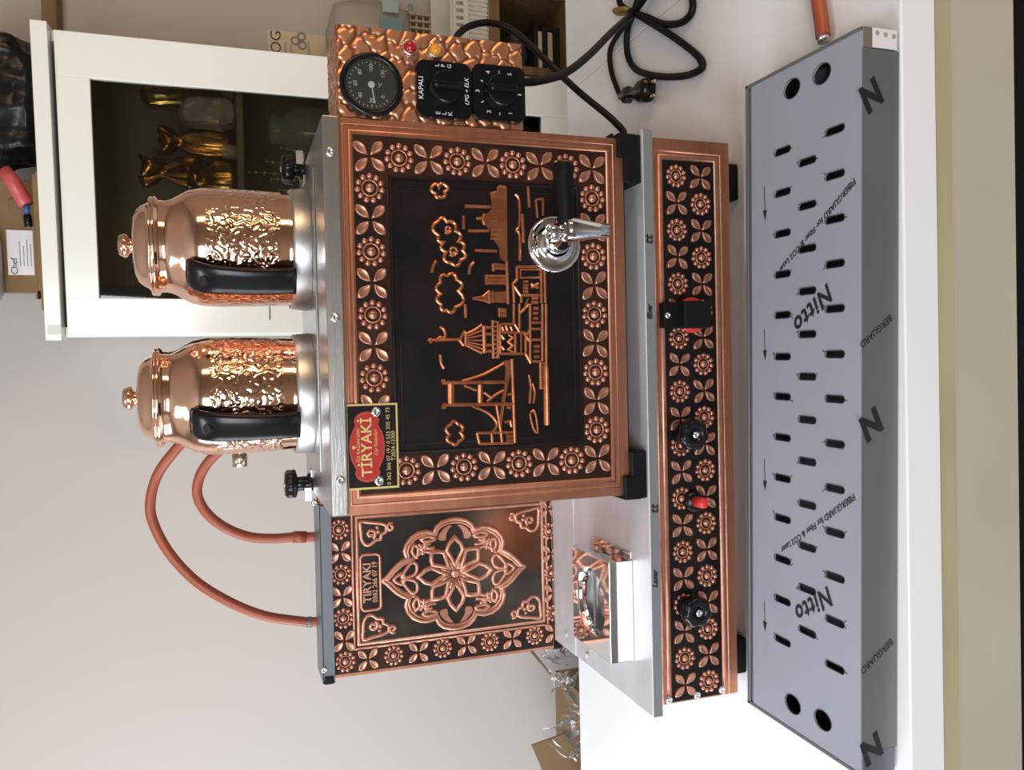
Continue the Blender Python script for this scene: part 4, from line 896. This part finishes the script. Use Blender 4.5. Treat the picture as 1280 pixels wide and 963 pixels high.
cbx('lower_door', (.006, CW-.003, 0, .019, gz0-.5, dz0-.004), M_cab)
q = K(337.5, 400); cbx('hairline_gap', (gs0-.04, gs0+.002, -.0004, .0002, q[1]-.0012, q[1]+.0012), M_cabin, door)
cbx('corner_bracket', (.006, .024, -.0168, -.0155, CT-.026, CT-.004), M_basket)
PIN = Pl(MC @ Vector((0, .13, 0)), PCB.ex, (0, 0, 1))
def inside(px_, py_, d=.13):
    pl = Pl(MC @ Vector((0, d, 0)), PCB.ex, (0, 0, 1)); s, z = pl.px(px_, py_); return MC @ Vector((s, d, z)), s, z
def foil(px_, py_, wd, d, m, seed, label):
    p, sx, z = inside(px_, py_, d); base_ = sz_+.001; h = z-base_; bm = bmn(); rr = random.Random(seed); n = 44; ph = [rr.uniform(0, 6.3) for _ in range(4)]; rows = []
    prof = ((.0, .55), (.02, .92), (.15, 1), (.4, .95), (.62, .72), (.74, .36), (.78, .24), (.82, .34), (.92, .66), (1, .8))
    for f, r in prof:
        row = []
        for i in range(n):
            a = 2*PI*i/n; k = .10*math.sin(5*a+ph[0])+.10*math.sin(9*a+ph[1]+f*2)+.06*math.sin(14*a+ph[2]); k *= (.35+1.1*f)
            q = Vector((wd*r*(1+k)*math.cos(a), wd*.6*r*(1+k)*math.sin(a), base_+h*f+.008*f*math.sin(3*a+ph[3]))); row.append(bm.verts.new(Vector((p.x, p.y, 0))+q))
        rows.append(row)
    for r0, r1 in zip(rows, rows[1:]):
        for i in range(n): bm.faces.new((r0[i], r0[(i+1) % n], r1[(i+1) % n], r1[i]))
    bm.faces.new(rows[0]); bm.faces.new(rows[-1])
    return tag(finish('foil_bag', bm, m, None, True), label, 'foil bag', 'foil wrapped bags behind the glass')
foil(178, 214, .040, .15, M_gold, 17, 'tall dark gold foil bag on the cabinet shelf, rising beside the teapot lid')
foil(202, 176, .036, .08, M_gold, 3, 'gold foil bag with a pinched neck in the middle of the cabinet shelf')
foil(238, 226, .036, .06, M_goldL, 11, 'low pale gold pleated foil bag at the front of the cabinet shelf')
for i, (px_, py_, r, d, m, lb) in enumerate(((262, 142, .026, .045, mat('lilac_wrap', (.16, .15, .19), .35), 'pale lilac wrapped bundle on the cabinet shelf'), (238, 122, .026, .16, M_goldL, 'mustard yellow bag leaning at the right end of the cabinet shelf'))):
    p, s, z = inside(px_, py_, d); hh = max(.03, 2*(z-sz_)); tag(lumpy('wrapped_bundle', (p.x, p.y, sz_+.001+hh/2), (r*2, .05, hh), m, 30+i, .005, None, 3, 30, True, sz_+.001), lb, 'bundle')
for i, (px_, py_) in enumerate(((286, 190), (288, 228))):
    p, s, z = inside(px_, py_, .06); bm = bmn(); lathe(bm, [(0, 0), (.013, 0), (.014, .004), (.014, .022), (.010, .026), (.009, .032), (0, .032)], (p.x, p.y, sz_), n=20); tag(finish('spice_jar', bm, M_glassjar, None, True), ('small glass jar on the cabinet shelf under the lilac bundle', 'small glass jar on the cabinet shelf beside the teapot')[i], 'jar', 'small jars on the cabinet shelf')
# jar and fern below the shelf
fl = gz0-.032
p, s, z = inside(365, 165, .17)
jr = thing('glass_jar', (p.x, p.y, fl), 'large round glass jar in the lower part of the cabinet', 'jar'); bm = bmn(); jz = z-.05
lathe(bm, [(0, fl+.001), (.05, fl+.001), (.055, fl+.02), (.055, jz+.03), (.045, jz+.055), (.030, jz+.07), (.030, jz+.085)], (p.x, p.y, 0), n=32); finish('jar_wall', bm, M_glassjar, jr, True)
bm = bmn(); lathe(bm, [(0, jz+.1), (.02, jz+.099), (.032, jz+.092), (.032, jz+.084)], (p.x, p.y, 0), n=28); finish('jar_lid', bm, M_glassjar, jr, True)
p, s, z = inside(330, 215, .07); fern = thing('fern', (p.x, p.y, fl), 'small green feathery plant inside the lower cabinet', 'plant'); bm = bmn()
lathe(bm, [(0, fl+.001), (.030, fl+.001), (.04, fl+.07), (.034, fl+.07)], (p.x, p.y, 0), n=24); finish('pot', bm, M_cream, fern, True)
tips = [inside(*t, .07)[0] for t in ((312, 215), (334, 202), (340, 224), (352, 185), (349, 238))]
bm = bmn()
for t in tips:
    b0 = Vector((p.x, p.y, fl+.06)); md = (b0+t)/2+Vector((0, .01, .05)); crv = catmull([b0, md, t], 10); tube(bm, crv, lambda u: .0016-.001*u, 5)
    for k in range(6, len(crv), 1):
        dd = (crv[min(k+1, len(crv)-1)]-crv[k-1]).normalized()
        for sg in (1, -1):
            e = (PCB.ex*sg*.8+dd*.7+Vector((0, -.2, 0))).normalized()*.016*(1.25-k/len(crv)); tube(bm, [crv[k], crv[k]+e*.6, crv[k]+e], lambda u: .0014*(1-.8*u), 4)
finish('fronds', bm, M_plant, fern)

# ---- things on top of the cabinet
ct = CT
def oncab(px_, py_, d):
    pl = Pl(MC @ Vector((0, d, 0)), PCB.ex, (0, 0, 1)); s, z = pl.px(px_, py_); return s, z
bs = thing('cardboard_sheet', MC @ Vector((.23, .1, ct)), 'folded brown cardboard sheet lying along the top of the white cabinet', 'cardboard')
s0, s1 = oncab(47, 388, .01)[0], oncab(36, 215, .01)[0]
box('lower_sheet', (s0, s1, .004, .2, ct+.0002, ct+.007), M_card, bs, M=MC); box('upper_sheet', (s0+.035, s1-.004, .008, .2, ct+.0072, ct+.0125), M_card, bs, M=MC); box('fold', (s0+.02, s0+.15, .007, .11, ct+.0127, ct+.016), M_card, bs, M=MC)
s0, s1 = oncab(40, 367, .09)[0], oncab(36, 226, .09)[0]
cbx0 = thing('carton', MC @ Vector(((s0+s1)/2, .17, ct+.0165)), 'brown carton with a white shipping label, on the cabinet behind the pink tool', 'carton')
box('carton_body', (s0, s1, .09, .25, ct+.0165, ct+.15), M_card, cbx0, .002, M=MC)
l0, l1 = oncab(30, 344, .089)[0], oncab(30, 288, .089)[0]
box('white_label', (l0, l1, .0885, .0899, ct+.022, ct+.075), M_label, cbx0, M=MC)
PLB = Pl(MC @ Vector((0, .0884, 0)), PCB.ex, (0, 0, 1))
bm = bmn()
for i, (u, z, wd) in enumerate(((.2, .036, .5), (.2, .042, .6), (.2, .048, .45), (.2, .054, .55))): stroke(bm, PLB, [(l0+(l1-l0)*u, ct+z), (l0+(l1-l0)*(u+wd), ct+z)], .002, .0002)
finish('label_print', bm, M_grey, cbx0)
text('label_lettering', 'Chef', PLB, l0+.016, ct+.064, .016, M_print, cbx0, .0002, .00005)
bm = bmn(); a_, b_ = oncab(18, 255, .089); dome(bm, PLB, a_, b_, .011, .0004, 16); finish('printed_emblem', bm, M_wood, cbx0)
p = MC @ Vector((oncab(20, 140, .08)[0], .10, ct+.085))
tag(lumpy('bin_bag', (p.x+.03, p.y+.03, ct+.115), (.225, .15, .20), M_bag, 5, .011, None, 12, 24, False, ct+.0175), 'crumpled black plastic bag on the right end of the cabinet top', 'bag')
tl = thing('pink_tool', MC @ Vector((oncab(30, 245, .03)[0], .03, ct+.013)), 'pink handled tool leaning on the carton on top of the cabinet', 'tool')
def T3(px_, py_, d): s, z = oncab(px_, py_, d); return MC @ Vector((s, d, z))
bm = bmn(); tube(bm, [T3(4, 213, .05), T3(14, 224, .048), T3(33, 256, .04)], .0135, 14); finish('handle', bm, M_pink, tl, True)
bm = bmn(); q = T3(4, 213, .05); tube(bm, [q-(T3(14, 224, .048)-q)*.05, q+(T3(14, 224, .048)-q)*.05], .0085, 14); finish('handle_end', bm, M_void, tl)
bm = bmn(); tube(bm, [T3(33, 256, .04), T3(34, 269, .04)], .005, 10); finish('blue_collar', bm, M_bluecap, tl, True)
bm = bmn(); tube(bm, [T3(34, 269, .04), T3(36, 284, .038)], .007, 10); finish('black_tip', bm, M_blackp, tl, True)
q0, q1 = T3(-6, 285, .07), T3(7, 388, .07)
bm = bmn(); bx(bm, oncab(0, 380, .05)[0], oncab(0, 290, .05)[0], .03, .088, ct+.080, ct+.20, bev=.018, M=MC); gb_ = finish('grey_container', bm, M_grey, None, True)
tag(gb_, 'grey plastic container resting above the white label of the carton', 'container')
for s in (oncab(0, 376, .05)[0]+.012,):
    pass
# ---- wall items right of the cabinet
a, b = un(51, 2, 'Y', 1.10), un(72, 48, 'Y', 1.10)
ws = thing('wall_board', (a.x, 1.14, (a.z+b.z)/2), 'brown wooden board fixed to the wall beside the top of the cabinet', 'board')
box('board', (b.x-.02, a.x+.5, 1.10, YB-.0005, b.z, a.z), M_wood, ws, .003)
pa, pb_ = un(334, 37, 'Y', YB-.002), un(405, 72, 'Y', YB-.002)
pt = thing('wall_poster', (pa.x, YB-.002, pa.z), 'pale poster with large round letters, on the wall right of the cabinet', 'poster')
box('paper', (pb_.x-.12, pa.x, YB-.002, YB-.0005, pa.z-.20, pa.z), M_cream, pt)
PP = Pl((0, YB-.0022, 0), (1, 0, 0), (0, 0, 1)); a, b = PP.px(345, 38); text('lettering', 'DOG', PP, a, b, .034, M_print, pt, .0002, .00005, align='RIGHT')
for p_, r_ in (((369, 51), .0105), ((378, 57), .0105), ((377, 46), .0105)):
    a, b = PP.px(*p_); bm = bmn(); stroke(bm, PP, [(a+r_*.8*math.cos(2*PI*i/16), b+r_*.8*math.sin(2*PI*i/16)) for i in range(16)], .0045, .0002, True); finish('ring_mark', bm, mat('mauve_print', (.22, .19, .22), .6), pt)
for p_, wd in (((357, 66), .05), ((364, 66), .04), ((386, 60), .03), ((386, 67), .02)):
    a, b = PP.px(*p_); bm = bmn(); stroke(bm, PP, [(a-wd/2, b), (a+wd/2, b)], .006, .0002); finish('text_line', bm, M_grey, pt)

# ---- shelf unit and things on it
SY = .92
def V(x, y, d=SY): return un(x, y, 'Y', d)
p = V(612, 30); p2 = V(625, 30); px1_ = V(650, 0).x+.03
su = thing('shelf_unit', (p.x, 1.03, ZF), 'brown wooden shelf unit with an open dark compartment, right of the cabinet', 'shelf')
sx0_, sx1_ = V(660, 92).x+.006, V(650, -6).x
zt1, zt0 = p.z, p2.z; zb1 = V(706, 40).z
box('shelf_board', (sx0_, sx1_+.02, SY, 1.15, zt0, zt1), M_wood, su, .001); box('side_board', (sx1_, sx1_+.02, SY, 1.15, ZF, zt0-.0003), M_wood, su, .001); box('bottom_board', (sx0_, sx1_-.0003, SY, 1.149, zb1-.02, zb1), M_wood, su)
box('side_board', (sx0_, sx0_+.018, SY+.02, 1.15, ZF, zt0-.0003), M_wood, su); box('back_board', (sx0_+.0185, sx1_-.0003, 1.142, 1.149, zb1+.0003, zt0-.0003), mat('dark_back_board', (.03, .022, .016), .7), su)
bz = zb1
for i, (h_, m_, lb) in enumerate(((.016, M_void, 'black folder at the bottom of the shelf compartment'), (.013, M_cream, 'lower cream paper block in the shelf compartment'), (.012, M_void, 'black folder between the two cream blocks'), (.011, M_cream, 'upper cream paper block in the shelf compartment'), (.010, M_void, 'black folder on top of the book pile'))):
    k = box('book', (sx0_+.02, sx1_-.05-.01*(i % 2), SY+.03+.004*(i % 2), 1.12, bz+.0002, bz+h_), m_, None, .0015); tag(k, lb, 'book', 'books lying in the compartment'); bz += h_+.0004
tag(lumpy('cloth_bundle', ((sx0_+sx1_)/2-.03, 1.02, bz+.03), (.12, .10, .04), mat('dark_cloth', (.045, .04, .038), .7), 41, .01, None, 4, 18, False, bz+.0006), 'dark crumpled cloth on top of the book pile', 'cloth')
q = V(665, 82, .90)
# basket
bk0, bk1 = V(600, 33, .93), V(600, -12, .93); bzb = zt1+.0005
bk = thing('plastic_basket', ((bk0.x+bk1.x)/2, 1.0, bzb), 'white ribbed plastic basket with slotted rim on the wooden shelf', 'basket')
bxa, bxb = V(598, 34, .93).x-.05, V(598, 4, .93).x+.12; zr = V(563, 5, .93).z; zm = V(583, 8, .93).z
bm = bmn(); fyb = .925
bx(bm, bxa, bxb, fyb, fyb+.004, bzb, zm, bev=.001); bx(bm, bxa, bxb, 1.11, 1.114, bzb, zr, bev=.001); bx(bm, bxa, bxa+.004, fyb, 1.114, bzb, zm); bx(bm, bxb-.004, bxb, fyb, 1.114, bzb, zm); bx(bm, bxa, bxb, fyb, 1.114, bzb, bzb+.003)
finish('basket_wall', bm, M_basket, bk)
k_ = int((bxb-bxa)/.010)
bm = bmn()
for i in range(k_): bx(bm, bxa+.003+i*.010, bxa+.007+i*.010, fyb-.003, fyb+.0002, bzb+.002, zm-.001)
tag(finish('ribs', bm, M_basket, bk), None, kind='stuff')
bm = bmn(); hl = []
for i in range(int((bxb-bxa)/.016)-1):
    a = bxa+.014+i*.016; hl.append([(a-.004, zm+.010), (a+.004, zm+.010), (a+.004, zr-.010), (a-.004, zr-.010)])
plate_with_holes(bm, [(bxa, zm), (bxb, zm), (bxb, zr), (bxa, zr)], hl, lambda x, z: (x, fyb-.004, z)); finish('slotted_rim', bm, M_basket, bk)
box('rim_lip', (bxa, bxb, fyb-.008, fyb+.004, zr, zr+.004), M_basket, bk, .001); box('rim_ledge', (bxa, bxb, fyb-.006, fyb+.0002, zm-.0015, zm+.0015), M_basket, bk)
# lattice board, dark gap, and the pale bags above the shelf
a, b = V(520, 40, 1.05), V(560, 0, 1.05)
lt = thing('lattice_crate', (a.x, 1.07, zt1), 'beige lattice crate behind the white basket on the shelf', 'crate')
lx0, lx1, lz0, lz1 = sx0_+.002, sx1_+.02, zt1+.0005, a.z
bm = bmn(); nn = 9
for i in range(12): x = lx0+(lx1-lx0-.005)*i/11; bx(bm, x, x+.005, 1.118, 1.124, lz0, lz1)
finish('upright', bm, M_lattice, lt); tag(lt.children[0], None, kind='stuff')
bm = bmn()
for i in range(nn): z = lz0+(lz1-lz0-.005)*i/(nn-1); bx(bm, lx0, lx1, 1.1245, 1.130, z, z+.005)
tag(finish('crossbar', bm, M_lattice, lt), None, kind='stuff')
box('dark_liner', (lx0+.002, lx1-.002, 1.132, 1.14, lz0, lz1-.002), M_wood, lt)
za = lz1+.0005; c0, c1_ = V(500, 20, 1.08), V(418, 20, 1.08)
bg = thing('printed_bag', ((lx0+lx1)/2, 1.12, za), 'pale grey bag with teal printed patches standing on the lattice crate', 'bag')
lumpy('bag_body', ((lx0+lx1)/2+.01, 1.125, (za+c1_.z)/2), ((lx1-lx0)*.98, .050, (c1_.z-za)*1.02), mat('grey_bag', (.38, .35, .30), .45, 0, None, ((.30, .275, .235), 7, O)), 8, .004, bg, 6, 16, False, za)
PBG = Pl((0, 1.088, 0), (1, 0, 0), (0, 0, 1))
for (x0_, y0_, x1_, y1_), m_ in (((476, 36, 504, 24), M_teal), ((478, 14, 498, 1), M_bluep), ((510, 12, 516, 5), M_teal)):
    (a0, b0), (a1, b1) = PBG.px(x0_, y0_), PBG.px(x1_, y1_); box('printed_patch', (min(a0, a1), max(a0, a1), 1.0885, 1.0905, min(b0, b1), max(b0, b1)), m_, bg, .0006)
# ---- things between table and wall, left
ca = un(663, 930, 'Y', .70); cq = un(728, 906, 'Y', .70); cl = un(677, 963, 'Y', .70)
cc = thing('cardboard_box', (ca.x, .8, ZF), 'tall brown cardboard box on the floor behind the left end of the table', 'box')
sl = (ca.z-cl.z)/(ca.x-cl.x); xl_ = ca.x-.30
PX = Pl((0, .70, 0), (1, 0, 0), (0, 0, 1)); bm = bmn()
fillp(bm, PX, [(xl_, ZF+.001), (cq.x, ZF+.001), (cq.x, cq.z), (cq.x-.012, cq.z+.012), (xl_, cq.z-.05)], .004); bx(bm, xl_, cq.x, .7005, 1.0, ZF+.001, cq.z-.06); finish('carton_body', bm, M_card, cc)
bm = bmn(); fillp(bm, PX, [(cq.x-.001, cq.z), (ca.x, ca.z), (ca.x-.22, ca.z-.22*sl), (ca.x-.2, cq.z-.08)], .0035, base=.0045); finish('top_flap', bm, M_card, cc)
wr = thing('plastic_wrap', (un(715, 870, 'Y', .60)[0], .60, ZF), 'crumpled clear plastic wrap bunched behind the back edge of the table', 'plastic wrap')
bm = bmn(); N1, N2 = 40, 16; gg = {}
w0, w1 = un(712, 812, 'Y', .60), un(718, 940, 'Y', .60)
for i in range(N1+1):
    for j in range(N2+1):
        u, v = i/N1, j/N2; x = w0.x+(w1.x-w0.x)*u; ztop = .035+.022*math.sin(u*9)+.012*math.sin(u*23+1)-.02*u; z = ztop-(ztop+.16)*v
        p = Vector((x, .60+.028*math.sin(u*17+v*5)*.6, z)); p += noise.noise_vector(p*34)*.02+noise.noise_vector(p*80)*.007; p.y = max(.556, min(.655, p.y)); gg[i, j] = bm.verts.new(p)
for i in range(N1):
    for j in range(N2): bm.faces.new((gg[i, j], gg[i+1, j], gg[i+1, j+1], gg[i, j+1]))
finish('film', bm, M_wrap, wr)
bm = bmn(); tube(bm, catmull([(w0.x-.02, .61, -.12), (w0.x-.06, .62, -.4), (w0.x-.07, .62, ZF+.02)], 8), lambda t: .03+.02*t, 9); crumple(bm, .012, 30, 3); 
for v in bm.verts: v.co.z = max(v.co.z, ZF+.0005)
finish('twisted_tail', bm, M_wrap, wr)
st0, st1 = un(664, 814, 'Y', .60), un(688, 844, 'Y', .57)
sk = thing('wooden_stick', tuple(un(760, 940, 'Y', .56)), 'thin wooden stick sticking out from behind the heater box', 'stick')
bm = bmn(); tube(bm, [tuple(st1), tuple(st0), tuple(Vector(st0)+(Vector(st0)-Vector(st1))*1.2)], .0028, 8); finish('stick', bm, M_wood, sk, True)

# ---- the lamp that gives the warm light (out of frame, to the right of the photographer)
lp = thing('floor_lamp', (1.85, -1.42, ZF), 'warm standing lamp beyond the right edge of the picture', 'lamp')
bm = bmn(); lathe(bm, [(0, ZF+.001), (.14, ZF+.001), (.14, ZF+.02), (.012, ZF+.03), (.012, .75), (0, .75)], (1.85, -1.42, 0), n=24); finish('stand', bm, M_blackm, lp, True)
bm = bmn(); lathe(bm, [(.10, .78), (.09, .76), (.012, .745)], (1.85, -1.42, 0), n=24); finish('lamp_cup', bm, M_blackm, lp, True)
